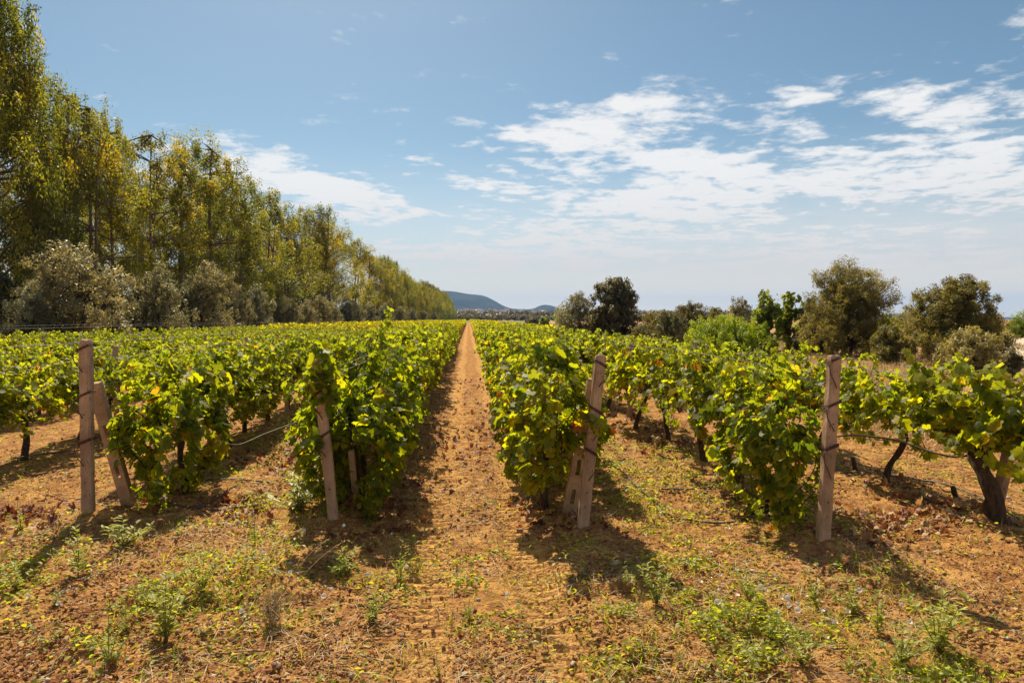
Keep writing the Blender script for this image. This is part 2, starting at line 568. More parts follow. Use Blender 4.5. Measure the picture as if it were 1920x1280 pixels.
# pale dirt road beyond the bushes on the right, far fields
def sheet(name, pts, m, z=.02, kind='structure'):
    mb = MB()
    mb.add([(x, y, z) for x, y in pts], [tuple(range(len(pts)))])
    return tag(mb.build(name, m, smooth_=False), kind=kind)


M['road'] = rough_mat('pale_road', (.50, .38, .28), (.62, .50, .38), .8, 1, .3, (.40, .30, .2), .03, None, .1, 6)
M['field_green'] = rough_mat('green_field', (.10, .15, .025), (.17, .20, .04), .05, 1, .2, None, .05, (.3, 1, 1))
M['field_brown'] = rough_mat('ploughed_field', (.34, .20, .13), (.42, .27, .17), .04, 1, .2)
sheet('road', [(21.5, 24), (27, 24.5), (33, 34), (52, 52), (120, 100), (118, 106), (48, 57), (28, 37)], M['road'], .045)
sheet('green_field', [(-60, 330), (30, 330), (60, 620), (-80, 620)], M['field_green'], .06)
sheet('ploughed_field', [(14, 280), (64, 230), (120, 330), (33, 328)], M['field_brown'], .06)


# ------------------------------------------------------------------ hills
M['hill'] = rough_mat('hill_scrub', (.03, .035, .02), (.06, .06, .035), .006, 1, .3, (.10, .08, .05), 4, None, .1, .03)


def ridge(name, prof, D, depth, wx=1.0):
    """hill range: height profile across the view (photo px, px above horizon) turned into metres at distance D"""
    px = np.array([p[0] for p in prof], float); ph = np.array([p[1] for p in prof], float)
    xs = np.array([at(p, D) for p in px])
    nx, ny = 160, 40
    X0 = np.linspace(xs[0], xs[-1], nx)
    H = np.interp(X0, xs, ph) * D / 1280
    k = np.ones(5) / 5
    H = np.convolve(np.pad(H, 2, 'edge'), k, 'valid')
    t = np.linspace(-1, 1, ny)
    prof_t = np.cos(t * np.pi / 2) ** 1.3
    X = np.broadcast_to(X0, (ny, nx)).copy()
    Y = D + (t * depth)[:, None] + 0 * X
    Z = H[None, :] * prof_t[:, None] * (1 + .25 * vnoise(X / 260, Y / 260, 21) * (1 - prof_t[:, None]) * 2) + 6 * vnoise(X / 90, Y / 90, 22) - 2
    i = np.arange(nx * ny).reshape(ny, nx)
    F = np.stack([i[:-1, :-1], i[:-1, 1:], i[1:, 1:], i[1:, :-1]], -1).reshape(-1, 4)
    me = mesh_np(name, np.stack([X, Y, Z], -1).reshape(-1, 3), F, None, True)
    return tag(link(name, me, M['hill']), kind='structure')


ridge('hill', [(560, 0), (640, 20), (720, 44), (780, 54), (825, 54), (860, 50.5), (905, 45), (922, 38), (940, 27), (952, 22), (978, 19), (985, 18), (1000, 20), (1010, 25), (1022, 29), (1034, 25), (1046, 20), (1075, 12), (1110, 5), (1150, 1)], 4200, 900)
ridge('far_hill', [(1150, 0), (1195, 6), (1215, 9), (1232, 12), (1250, 9), (1275, 5), (1330, 2), (1400, 0)], 6600, 900)
ridge('far_hill', [(1560, 0), (1630, 6), (1665, 10), (1690, 11), (1720, 8), (1790, 4), (1900, 4), (1960, 0)], 6400, 900)

# ------------------------------------------------------------------ haze
def build_haze():
    m, t = mat('haze')
    v = t.n('ShaderNodeVolumePrincipled')
    v.inputs['Color'].default_value = (.12, .40, 1.0, 1)
    v.inputs['Density'].default_value = 8.5e-5
    v.inputs['Anisotropy'].default_value = .15
    o = t.n('ShaderNodeOutputMaterial')
    t.l(v.outputs[0], o.inputs['Volume'])
    mb = MB()
    x, y0, y1, z0, z1 = 6500, -70, 8100, -4, 260
    mb.add([(-x, y0, z0), (x, y0, z0), (x, y1, z0), (-x, y1, z0), (-x, y0, z1), (x, y0, z1), (x, y1, z1), (-x, y1, z1)],
           [(3, 2, 1, 0), (4, 5, 6, 7), (0, 1, 5, 4), (1, 2, 6, 5), (2, 3, 7, 6), (3, 0, 4, 7)])
    tag(mb.build('haze', m, smooth_=False), kind='stuff')


build_haze()


# ------------------------------------------------------------------ grapevines
def grow_vine(seed, canes=30, nl=15, spread=.33, top=1.24, lowdrop=.35, leaf=.070, stump=1.0, tall=0, zlow=.40):
    global rng
    rng = np.random.default_rng(seed)
    wood = MB()
    # trunk
    n = 9; tt = np.linspace(0, 1, n)
    hx = rng.choice([-1, 1]) * rng.uniform(.035, .075)
    path = np.stack([hx * np.sin(tt * 3 + rng.uniform(0, 6)) * 1.2, .11 * np.sin(tt * 4.5 + rng.uniform(0, 6)) * tt, tt * .62 - .06], 1)
    wood.tube(path, (.040 - .016 * tt + .012 * (tt > .85)) * stump, 9, .22)
    hd = path[-1]
    for s in (-1, 1):
        m_ = 7; u = np.linspace(0, 1, m_)
        arm = hd + np.stack([rng.normal(0, .012, m_) * (u > 0), s * u * .5, .07 * u + .05 * np.sin(u * 3)], 1)
        wood.tube(arm, .022 - .010 * u, 7, .2)
    P = []; N = []; T = []; S = []; A = []
    for c in range(canes):
        y0 = rng.uniform(-.56, .56)
        low = rng.random() < lowdrop
        side = rng.choice([-1, 1])
        p = np.array([rng.normal(0, .03), y0, hd[2] + .06 + rng.uniform(-.05, .1)])
        d = unit(np.array([side * rng.uniform(.1, .9 if low else .5), rng.normal(0, .35), rng.uniform(.25, .8) if low else rng.uniform(.8, 1.3)]))
        L = nl if not low else nl
        tallc = c < tall
        if tallc:
            if canes > 50: p[:2] = (-.02, -.2)
            d = unit(np.array([rng.normal(0, .05), rng.normal(0, .05), 1.4])); L = 16 if canes > 50 else nl
        cane = [p.copy()]
        for i in range(L):
            st = .068
            p = p + d * st
            jt = .04 if tallc and canes > 38 else .12
            d = d + np.array([rng.normal(0, jt), rng.normal(0, jt), -.03 if tallc else (-.22 if low else -.15)])
            if p[2] > top + rng.uniform(-.1, .12) and not tallc: d[2] -= .42
            if abs(p[0]) > spread: d[0] -= np.sign(p[0]) * .35
            if abs(p[1]) > .62: d[1] -= np.sign(p[1]) * .3
            if p[2] < zlow: d[2] += .5
            d = unit(d)
            cane.append(p.copy())
            f = (i + 1) / L
            for _ in range(11 if tallc and canes > 38 else (4 if rng.random() < .4 or f > .9 else 3)):
                out = np.array([np.sign(p[0] + side * .05) * rng.uniform(.3, 1), rng.normal(0, .5), rng.normal(.1, .45)])
                q = p + unit(out) * rng.uniform(.02, .09)
                P.append(q)
                N.append(unit(np.array([out[0] * .75 + rng.normal(0, .35), rng.normal(-.12, .45), .55 + rng.normal(0, .35)])))
                T.append([out[0] * .7, rng.normal(0, .6), -.8 + rng.normal(0, .4)])
                s_ = leaf * (1.15 - .45 * f ** 2) * rng.choice([.65, .85, 1.0, 1.35], p=[.25, .35, .28, .12]) * rng.uniform(.85, 1.15)
                S.append(s_); A.append(max(0, (f - .6) / .4) * (.25 + .75 * max(0, (q[2] - .9) / .5)) * rng.uniform(.4, 1))
        wood.tube(cane[::2] + [cane[-1]], np.linspace(.0055, .0022, len(cane[::2]) + 1), 4, 0, False)
    # a few leaves low on the trunk
    P = np.array(P); S = np.array(S)
    S = S * np.where(P[:, 2] > top + .12, .8, 1.0)
    A = np.clip(A, 0, 1)
    return wood.mesh('vine_trunk'), leaves('vine_foliage', VLEAF, P, N, T, S * 1.18, None, A, rng.uniform(-1.2, 2.6, len(P)))


def grape_mesh(seed):
    r = np.random.default_rng(seed)
    import bmesh
    bm = bmesh.new()
    for i in range(46):
        t = r.random()
        rad = .045 * (1 - t) ** .6 + .006
        a = r.uniform(0, 6.28)
        mtx = Matrix.Translation((rad * math.cos(a), rad * math.sin(a), -t * .15))
        bmesh.ops.create_icosphere(bm, subdivisions=1, radius=.0095, matrix=mtx)
    for f in bm.faces: f.smooth = True
    me = bpy.data.meshes.new('grape_bunch'); bm.to_mesh(me); bm.free()
    return me


GM = [grape_mesh(1), grape_mesh(2)]
for g in GM: g.materials.append(M['grape'])
kinds = {'full': [dict(seed=s, canes=42, nl=13, spread=.25, lowdrop=.45, tall=0, zlow=.46) for s in (101, 102, 103, 104)],
         'mid': [dict(seed=s, canes=34, nl=11, spread=.22, lowdrop=.3, tall=0, zlow=.60) for s in (201, 202, 203, 204)],
         'thin': [dict(seed=s, canes=23, nl=11, spread=.21, lowdrop=.3, tall=0, zlow=.62) for s in (301, 302, 303)],
         'low': [dict(seed=s, canes=44, nl=16, spread=.28, lowdrop=.65, tall=0, zlow=.36) for s in (401, 402)]}
VM = {}
for k, lst in kinds.items():
    VM[k] = []
    for kw in lst:
        a, b = grow_vine(**kw)
        a.materials.append(M['bark']); b.materials.append(M['vine_leaf'])
        VM[k].append((a, b))
big = grow_vine(501, canes=34, nl=12, spread=.28, stump=2.1, lowdrop=.35, leaf=.080, tall=0, zlow=.6)
tallv = grow_vine(502, canes=52, nl=16, spread=.25, lowdrop=.7, leaf=.072, tall=1, zlow=.2)
colv = grow_vine(503, canes=26, nl=17, spread=.15, lowdrop=.75, leaf=.078, tall=0, zlow=.12)
colw = grow_vine(504, canes=36, nl=14, spread=.15, lowdrop=.55, leaf=.075, tall=0, zlow=.45)
for a, b in (big, tallv, colv, colw): a.materials.append(M['bark']); b.materials.append(M['vine_leaf'])
rng = np.random.default_rng(77)

ORD = ['first', 'second', 'third', 'fourth', 'fifth', 'sixth', 'seventh', 'eighth', 'ninth', 'tenth', 'eleventh', 'twelfth']
ROWN = {'L1': 'row left of the track', 'L2': 'second row left of the track', 'L3': 'third row left of the track',
        'L4': 'fourth row left of the track', 'L5': 'fifth row left of the track', 'L6': 'sixth row left of the track', 'L7': 'leftmost row by the olive trees',
        'R1': 'row right of the track', 'R2': 'second row right of the track', 'R3': 'rightmost row by the dry verge'}
ROWS = {  # start y, spacing, kinds, height scale, individuals
    'L1': (6.3, 1.13, ['full', 'low', 'full'], 1.07, 30), 'L2': (6.95, 1.16, ['mid', 'full', 'mid'], .98, 30), 'L3': (7.4, 1.16, ['mid', 'thin'], .88, 28),
    'L4': (11.3, 1.16, ['mid', 'full'], .90, 26), 'L5': (14.5, 1.16, ['mid'], .92, 24), 'L6': (17.6, 1.16, ['mid'], .94, 22), 'L7': (21, 1.16, ['mid'], .96, 22),
    'R1': (6.1, 1.10, ['full', 'low', 'full'], 1.05, 32), 'R2': (5.72, 1.15, ['mid', 'mid', 'thin'], 1.04, 30), 'R3': (5.2, 1.28, ['thin', 'mid', 'mid'], .95, 24)}
YEND = {}
for rn, (y0, sp, ks, hs, cnt) in ROWS.items():
    x0 = ROWX[rn]
    y = y0
    for i in range(cnt):
        k = ks[rng.integers(len(ks))]
        a, b = VM[k][rng.integers(len(VM[k]))]
        if i == 0 and rn == 'L1': a, b = tallv
        if i == 0 and rn == 'R3': a, b = big
        if i == 0 and rn in ('R2', 'L2', 'R1'): a, b = colw if rn == 'R1' else colv
        x = x0 + rng.normal(0, .035) + ({'L1': .14, 'L2': .40, 'R1': -.20, 'R2': -.12, 'R3': .02}.get(rn, 0) if i == 0 else 0)
        yy_ = y + rng.normal(0, .05)
        v = empty('grapevine', (x, yy_, GZ(x, yy_) - .01), math.pi * rng.integers(2) + rng.normal(0, .06), (rng.uniform(.92, 1.1), 1.08, hs * rng.uniform(.95, 1.06)))
        if i == 0 and rn == 'R2': v.scale = (1.0, .75, 1.0)
        link('trunk', a, None, v); link('foliage', b, None, v)
        if i == 0 and rn in ('L1', 'R1'):
            cx, cy, cz, ax, ay, az, nl_ = (-1.22, 5.74, 1.27, .15, .15, .30, 150) if rn == 'L1' else (.74, 5.74, 1.42, .24, .14, .12, 90)
            q_ = unit(rng.normal(0, 1, (nl_, 3))) * (rng.random((nl_, 1)) ** .4) * (ax, ay, az) + (cx, cy, cz)
            me_ = leaves('draped_leaves', VLEAF, q_, rng.normal(0, .5, (nl_, 3)) + (0, -.5, .6), rng.normal(0, .5, (nl_, 3)) - (0, 0, .8), .095 * rng.uniform(.6, 1.3, nl_))
            me_.materials.append(M['vine_leaf'])
            v.rotation_euler = (0, 0, 0); v.scale = (1, 1.08, 1.06)
            dr_ = link('foliage', me_, None, v)
            dr_.scale = (1, 1 / 1.08, 1 / 1.06); dr_.location = (-v.location.x, -v.location.y / 1.08, -v.location.z / 1.06)
        if y < 10.5 and rng.random() < .8:
            for _ in range(2):
                g = link('grape_bunch', GM[rng.integers(2)], None, v)
                g.location = (rng.choice([-1, 1]) * rng.uniform(.08, .2), rng.uniform(-.45, .45), rng.uniform(.58, .72))
        nm = ROWN[rn]
        if i < 12:
            ex = ''
            if rn == 'L1' and i == 0: lab = 'leafy grapevine with a tall upright shoot, swallowing the tilted post at the row end'
            elif rn == 'R3' and i == 0: lab = 'old grapevine with a thick forked trunk at the near end of the rightmost row'
            else: lab = f'{ORD[i]} grapevine from the near end of the {nm}'
            tag(v, lab, 'grapevine', 'grapevines trained along the vineyard rows')
        else:
            tag(v, f'grapevine beyond the twelfth plant of the {nm}', 'grapevine', f'farther grapevines of the {nm}')
        y += sp
    YEND[rn] = y - sp * .5


def far_vines():
    P = []; N = []; T = []; S = []
    for rn, x0 in ROWX.items():
        y = YEND[rn]; hs = ROWS[rn][3]
        ymax = 265 if rn[0] == 'L' else (255 if rn != 'R3' else 230)
        while y < ymax:
            seg = 2.0
            s_ = .135 + max(0, y - 40) * .0012
            cnt = int(seg * 260 * (.135 / s_) ** 1.7)
            yy = y + rng.random(cnt) * seg
            th = rng.random(cnt)
            # leaves mainly on the outside of a hedge-like section
            top = 1.36 * hs * (1 + .05 * vnoise(yy / 1.1, yy * 0 + x0, 31) * 6)
            zz = .50 + (top - .50) * rng.random(cnt) ** .8
            wx = .27 * (1 - .35 * ((zz - .4) / 1.0) ** 3) * (1 + .8 * vnoise(yy / .5, zz / .4, 33))
            sd = rng.choice([-1, 1], cnt)
            xx = x0 + sd * wx * rng.random(cnt) ** .35
            P.append(np.stack([xx, yy, zz], 1))
            N.append(np.stack([sd * .7 + rng.normal(0, .3, cnt), rng.normal(-.1, .45, cnt), .55 + rng.normal(0, .35, cnt)], 1))
            T.append(np.stack([sd * .5, rng.normal(0, .6, cnt), -.8 + rng.normal(0, .4, cnt)], 1))
            S.append(s_ * rng.uniform(.7, 1.3, cnt))
            y += seg
    me = leaves('distant_vines', simple_leaf(1.0, .1), np.concatenate(P), np.concatenate(N), np.concatenate(T), np.concatenate(S))
    tag(link('distant_vines', me, M['far_leaf']), 'green vine rows running on to the far end of the field', 'vines', None, 'stuff')


far_vines()


# ------------------------------------------------------------------ posts, ties, wires, hoses
def post_mesh(w, h, top='round', slots=0, tv=.02):
    """square concrete post with chamfered corners, worn head; slots cut right through when asked"""
    mb = MB()
    c = w * .16
    prof = [(-w / 2 + c, -w / 2), (w / 2 - c, -w / 2), (w / 2, -w / 2 + c), (w / 2, w / 2 - c), (w / 2 - c, w / 2), (-w / 2 + c, w / 2), (-w / 2, w / 2 - c), (-w / 2, -w / 2 + c)]
    r = np.random.default_rng(int(h * 1000) + 3)
    lv = [-.25] + list(np.linspace(0, h - .05, 15)) + [h - .02, h - .004]
    sc_ = [1] * (len(lv) - 2) + [.93, .74]
    V = []
    for z, s_ in zip(lv, sc_):
        wv = 1 + r.normal(0, .012)
        for x, y in prof:
            V.append((x * s_ * wv + r.normal(0, .0018), y * s_ * wv + r.normal(0, .0018), z + (r.normal(0, .003) if z > h - .03 else 0)))
    F = []
    for i in range(len(lv) - 1):
        for j in range(8):
            k = (j + 1) % 8
            F.append((i * 8 + j, i * 8 + k, (i + 1) * 8 + k, (i + 1) * 8 + j))
    F.append(tuple((len(lv) - 1) * 8 + j for j in range(8)))
    mb.add(V, F)
    return mb.mesh('post', False)


def slotted_mesh(w, t, h, slots):
    """flat concrete brace pierced by long slots"""
    mb = MB()
    def box(x0, x1, z0, z1):
        y0, y1 = -t / 2, t / 2
        V = [(x0, y0, z0), (x1, y0, z0), (x1, y1, z0), (x0, y1, z0), (x0, y0, z1), (x1, y0, z1), (x1, y1, z1), (x0, y1, z1)]
        mb.add(V, [(3, 2, 1, 0), (4, 5, 6, 7), (0, 1, 5, 4), (1, 2, 6, 5), (2, 3, 7, 6), (3, 0, 4, 7)])
    sw = w * .15
    edges = sorted(slots)
    box(-w / 2, -sw, -.2, h); box(sw, w / 2, -.2, h)
    z = -.2
    for a, b in edges:
        box(-sw, sw, z, a); z = b
    box(-sw, sw, z, h)
    me = mb.mesh('brace', False)
    import bmesh
    bm = bmesh.new(); bm.from_mesh(me)
    bmesh.ops.remove_doubles(bm, verts=bm.verts, dist=.0005)
    bm.to_mesh(me); bm.free()
    return me


def tie(w, z, tail, side=1, seed=0):
    """rusty wire wound round a post, with a bent tail hanging down"""
    r = np.random.default_rng(seed)
    q = w / 2 + .006
    mb = MB()
    loop = []
    pts = [(-q, -q), (q, -q), (q, q), (-q, q), (-q, -q), (q, -q)]
    for i, (x, y) in enumerate(pts):
        loop.append((x * side, y, z + (.045 if x * 1 > 0 else 0) + r.normal(0, .004)))
    mb.tube(loop, .0042, 5)
    loop2 = [(x, y, zz + .012) for x, y, zz in loop]
    mb.tube(loop2, .0036, 5)
    t0 = np.array([-q * side, -q, z])
    tl = [t0, t0 + np.array([-.02 * side, -.015, -.02]), t0 + np.array([-.012 * side, -.02, -tail * .45]), t0 + np.array([.03 * side, -.012, -tail * .8]), t0 + np.array([.05 * side, -.008, -tail])]
    mb.tube(tl, .0042, 5)
    return mb.mesh('wire_tie')


def lean(o, dx, dy):
    """tilt an upright so its top moves by dx, dy per metre"""
    o.rotation_mode = 'QUATERNION'
    d = Vector((dx, dy, 1)).normalized()
    o.rotation_quaternion = Vector((0, 0, 1)).rotation_difference(d)


def end_post(px, py, top_px, top_h, w, ties, label, dyl=0.0, side=1):
    x, y = gp(px, py)
    z = GZ(x, y) - .02
    u, _ = uv_of(top_px, 640)
    xt = u * (y + dyl)
    t = empty('trellis_post', (x, y, z))
    p = link('post', post_mesh(w, top_h), M['concrete'], t)
    for i, (zt, tl) in enumerate(ties):
        link('wire_tie', tie(w, zt, tl, side, i), M['rust'], t)
    # weep holes and pits on the face
    for zz in (.28, .86):
        mb = MB(); mb.tube([(0, -w / 2 - .001, zz), (0, -w / 2 + .01, zz)], .006, 8)
        mb.build('hole', M['hole'], t)
    lean(t, (xt - x) / top_h, dyl / top_h)
    tag(t, label, 'post', 'concrete end posts of the vine rows')
    return t


end_post(166, 980, 161, 1.50, .090, [(1.40, .18), (1.00, .17), (.60, .18)], 'upright square concrete post wrapped in rusty wire, leftmost of the end posts')
end_post(626, 992, 594, 1.36, .080, [(1.06, .19), (.70, .15)], 'tilted concrete post half hidden by leaves left of the dirt track')
end_post(1092, 1002, 1127, 1.40, .088, [(1.30, .16), (.92, .22), (.58, .2)], 'leaning concrete post with a slotted brace right of the dirt track', .06, -1)
end_post(1543, 1037, 1565, 1.375, .086, [(1.32, .19), (.98, .17), (.66, .2)], 'tall concrete post with worn rounded head and long shadow, in front of vines', .04, 1)
end_post(1862, 993, 1930, 1.30, .08, [(1.0, .15)], 'concrete post behind the thick forked vine trunk of the rightmost row', .1, 1)


def brace(px, py, Ypx, Yb, h, w, th, lx, ly, slots, label):
    u, _ = uv_of(px, py)
    x = u * Yb
    t = empty('post_brace', (x, Yb, GZ(x, Yb) - .02))
    link('brace', slotted_mesh(w, th, h, slots), M['concrete_old'], t)
    lean(t, lx, ly)
    tag(t, label, 'brace')
    return t


brace(243, 955, 0, 6.5, 1.22, .105, .07, -.13, -.22, [(.32, .44), (.70, .83)], 'slanting slotted concrete brace propped against the leftmost end post')
brace(1066, 975, 0, 5.83, 1.22, .115, .07, .165, -.10, [(.12, .25), (.38, .52), (.62, .76)], 'concrete brace pierced by three slots leaning on the post right of the track')
brace(668, 960, 0, 6.25, .5, .05, .05, -.05, -.2, [], 'short pale prop at the foot of the tilted post beside the dry weed ball')

# posts inside the rows
pm = post_mesh(.065, 1.36)
pt = post_mesh(.075, 1.62)
spots = []
for rn in ROWX:
    ystart = {'L1': 12.1, 'L2': 12.5, 'L3': 10.9, 'L4': 14, 'L5': 16.2, 'L6': 19.8, 'L7': 23, 'R1': 12.2, 'R2': 11.2, 'R3': 12.4}[rn]
    for j in range(4 if rn in ('L1', 'L2', 'R1', 'R2') else 3):
        spots.append((rn, ystart + 6.1 * j + rng.normal(0, .1), j))
for rn, y, j in spots:
    x = ROWX[rn] + rng.normal(0, .03)
    hi = False and rn in ('L3', 'L4', 'L5', 'L6', 'L7')
    t = empty('trellis_post', (x, y, GZ(x, y) - (.02 if hi or rn == 'L1' else .1)))
    link('post', pt if hi else pm, M['concrete_old'], t)
    lean(t, rng.normal(0, .02), rng.normal(0, .03))
    tag(t, f'{ORD[j]} slim concrete post standing within the {ROWN[rn]}', 'post', 'slim posts inside the rows')

for rn, x in ROWX.items():
    y0 = ROWS[rn][0] - .6; y1 = 60
    for zz, wn in ((1.28 if rn in ('L1', 'R1', 'R2') else 1.16, 'middle'), (1.55 if rn in ('L4', 'L5', 'L6', 'L7') else 1.42 if rn in ('L2', 'L3') else 1.34 if rn != 'R3' else 1.2, 'top')):
        if rn in ('R1', 'R3') and wn == 'middle': zz = .72
        if rn in ('L4', 'L6') or (rn in ('L5', 'L7') and wn == 'middle'): continue
        mb = MB()
        ys = np.linspace(y0, y1, 22)
        mb.tube(np.stack([x + 0 * ys + .01 * np.sin(ys), ys, zz + .012 * np.sin(ys * 1.03)], 1), .0024, 4)
        tag(mb.build('trellis_wire', M['wire']), f'{wn} trellis wire of the {ROWN[rn]}', 'wire', 'trellis wires')


def hose(pts, label, ground=True, rad=.0085):
    P = []
    for p in pts:
        if len(p) == 2:
            x, y = gp(*p); P.append((x, y, GZ(x, y) + rad + .012))
        else:
            u, v = uv_of(p[0], p[1]); P.append((u * p[2], p[2], CH + v * p[2]))
    P = np.array(P)
    # smooth through the points
    t = np.arange(len(P)); tt = np.linspace(0, len(P) - 1, (len(P) - 1) * 8 + 1)
    Q = []
    for a in tt:
        i = int(min(a, len(P) - 2)); f = a - i
        p0, p1, p2, p3 = P[max(i - 1, 0)], P[i], P[i + 1], P[min(i + 2, len(P) - 1)]
        Q.append(.5 * (2 * p1 + (p2 - p0) * f + (2 * p0 - 5 * p1 + 4 * p2 - p3) * f * f + (3 * p1 - p0 - 3 * p2 + p3) * f ** 3))
    Q = np.array(Q)
    if len(pts[0]) == 2:
        Q[:, 2] = np.maximum(Q[:, 2], gh(Q[:, 0], Q[:, 1]) + rad + .004)
    mb = MB(); mb.tube(Q, rad, 8)
    tag(mb.build('irrigation_hose', M['hose']), label, 'hose', 'drip irrigation hoses')


hose([(1128, 858), (1165, 885), (1195, 915), (1235, 945), (1250, 963), (1300, 975), (1355, 982), (1400, 978), (1433, 960), (1436, 945)], 'black hose curving in a wide loop on the soil between the two right hand posts')
hose([(1240, 921), (1300, 922), (1360, 924), (1400, 932)], 'short straight dark hose lying behind the looped hose')
hose([(276, 938), (330, 950), (400, 957), (460, 956), (500, 948)], 'dark hose sagging across red leaves at the foot of the second row left of track')
hose([(310, 915), (360, 908), (430, 904), (500, 907), (512, 910)], 'thin dark hose lying behind the sagging hose among red leaves')
hose([(1575, 903), (1640, 903), (1700, 907), (1760, 918), (1830, 938), (1920, 990)], 'dark hose running past stumps along the foot of the rightmost row')
hose([(1568, 818, 6.0), (1610, 816, 6.0), (1680, 825, 5.9), (1740, 845, 5.7), (1790, 856, 5.5), (1830, 850, 5.4)], 'dark hose hung in mid air under the leaves of the rightmost row', False)
hose([(20, 860, 8.3), (70, 852, 8.5), (130, 846, 8.8), (165, 842, 9.0)], 'pale hose hanging low under the third row left of the track', False)
hose([(420, 830, 7.4), (450, 833, 7.6), (500, 812, 8.2), (560, 790, 9.0)], 'dark hose hung low among the leaves of the second row left of the track', False)


# ------------------------------------------------------------------ trees and bushes
def grow_tree(seed, H, Rad, base, nclump, nleaf, lsize, tmpl, trunk_r, shape='egg', droop=0.0, clump=.8, vstretch=1.2, lobes=None, stems=1, sparse=0.0, tilt=.0):
    r = np.random.default_rng(seed)
    global rng
    rng = r
    wood = MB(); cl = []
    tries = 0
    while len(cl) < nclump and tries < nclump * 60:
        tries += 1
        t = r.random() ** .85
        z = base + (H - base) * t
        if shape == 'egg': rr = Rad * (math.sin(math.pi * min(1, t * .86 + .12)) ** .6)
        elif shape == 'tall': rr = Rad * (1 - .62 * t ** 1.6) * (.6 + .4 * min(1, t * 4))
        elif shape == 'dome': rr = Rad * math.sqrt(max(0, 1 - t ** 2.2)) * (.9 + .1 * math.sin(t * 9))
        else: rr = Rad * (.55 + .45 * math.sin(math.pi * t))
        a = r.uniform(0, 2 * math.pi)
        rr *= 1 + .28 * math.sin(a * 2 + seed) * math.sin(t * 5 + seed) + .12 * math.sin(a * 5 + t * 7)
        q = rr * r.random() ** .45
        c = np.array([q * math.cos(a), q * math.sin(a), z])
        if any(np.linalg.norm((c - d) / (1, 1, vstretch)) < clump * .62 for d in cl): continue
        cl.append(c)
    cl = np.array(cl)
    top = np.array([r.normal(0, .25) * Rad * .4, r.normal(0, .25) * Rad * .4, H - .4 * clump])
    cl = np.vstack([cl, top])
    # stems
    sp = []
    for s in range(stems):
        aa = r.uniform(0, 6.28)
        off = np.array([math.cos(aa), math.sin(aa), 0]) * (.12 * Rad if stems > 1 else 0)
        n = 9; u = np.linspace(0, 1, n)
        tip = top * (1 if s == 0 else .8) + off * 3.5
        P = off * .5 + np.outer(u, tip - off) + np.stack([np.sin(u * 5 + seed) * .05 * Rad, np.cos(u * 4 + seed) * .05 * Rad, 0 * u], 1) * u[:, None]
        P[0, 2] = -.2
        wood.tube(P, trunk_r * (1 - .86 * u ** .8) / (1 if stems == 1 else 1.5), 8, .08)
        sp.append(P)
    for c in cl[:-1]:
        P = sp[r.integers(len(sp))]
        zs = P[:, 2]
        zt = max(base * .35, c[2] - r.uniform(.35, .9) * np.hypot(c[0], c[1]) - .3)
        i = min(int(np.searchsorted(zs, zt)), len(P) - 1)
        a = P[i]
        mid = (a + c) / 2 + np.array([r.normal(0, .12), r.normal(0, .12), .12 * np.linalg.norm(c - a)]) * .6
        u = np.linspace(0, 1, 6)[:, None]
        B = (1 - u) ** 2 * a + 2 * u * (1 - u) * mid + u ** 2 * c
        wood.tube(B, np.linspace(trunk_r * .30, trunk_r * .06, 6), 5, 0, False)
        for _ in range(2):
            d = unit(r.normal(0, 1, 3)) * clump * .7
            wood.tube([c, c + d * .5 + (0, 0, .05), c + d], np.linspace(trunk_r * .07, trunk_r * .02, 3), 3, 0, False)
    n = nleaf
    tot = len(cl) * n
    k = np.repeat(np.arange(len(cl)), n)
    sz = r.uniform(.7, 1.3, len(cl))[k]
    d = unit(r.normal(0, 1, (tot, 3))) * (r.random(tot) ** .5)[:, None]
    # sub-clumps inside each clump break up the outline
    sub = unit(r.normal(0, 1, (len(cl) * 7, 3))) * .78
    si = k * 7 + r.integers(0, 7, tot)
    off = sub[si] * 1.0 + d * .38
    P = cl[k] + off * (clump * sz)[:, None] * np.array([1, 1, vstretch])
    P[:, 2] -= droop * r.random(tot) ** 2 * clump
    P[:, 2] = np.maximum(P[:, 2], .08)
    N = unit(off + r.normal(0, .6, (tot, 3)) + np.array([0, 0, .25]))
    T = r.normal(0, 1, (tot, 3)) * .6 + np.array([0, 0, -1.0 if droop > 0 else .35]) + off * (.2 if droop > 0 else .8)
    S = lsize * r.uniform(.6, 1.4, tot)
    rnd = np.clip(r.normal(.45, .2, tot) + r.normal(0, .2, len(cl))[k], 0, 1)
    return wood.mesh('tree_trunk'), leaves('tree_crown', tmpl, P, N, T, S, rnd)


def plantset(specs, wood, leaf):
    out = []
    for s in specs:
        a, b = grow_tree(**s)
        a.materials.append(wood); b.materials.append(leaf)
        out.append((a, b, s['H'], s['Rad']))
    return out


EUC = plantset([dict(seed=11, H=14, Rad=3.4, base=2.2, nclump=52, nleaf=440, lsize=.17, tmpl=QL, trunk_r=.24, shape='tall', droop=.9, clump=.86, vstretch=1.35),
                dict(seed=12, H=14, Rad=3.0, base=3.0, nclump=42, nleaf=440, lsize=.17, tmpl=QL, trunk_r=.22, shape='egg', droop=.9, clump=.86, vstretch=1.3, stems=2),
                dict(seed=13, H=14, Rad=3.6, base=1.6, nclump=60, nleaf=420, lsize=.17, tmpl=QL, trunk_r=.25, shape='tall', droop=1.1, clump=.86, vstretch=1.4, stems=2),
                dict(seed=14, H=14, Rad=3.0, base=2.0, nclump=46, nleaf=430, lsize=.165, tmpl=QL, trunk_r=.2, shape='egg', droop=.8, clump=.84, vstretch=1.3),
                dict(seed=15, H=14, Rad=2.9, base=4.6, nclump=34, nleaf=330, lsize=.17, tmpl=QL, trunk_r=.2, shape='egg', droop=.7, clump=.8, vstretch=1.0, stems=2)], M['euc_bark'], M['euc_leaf'])
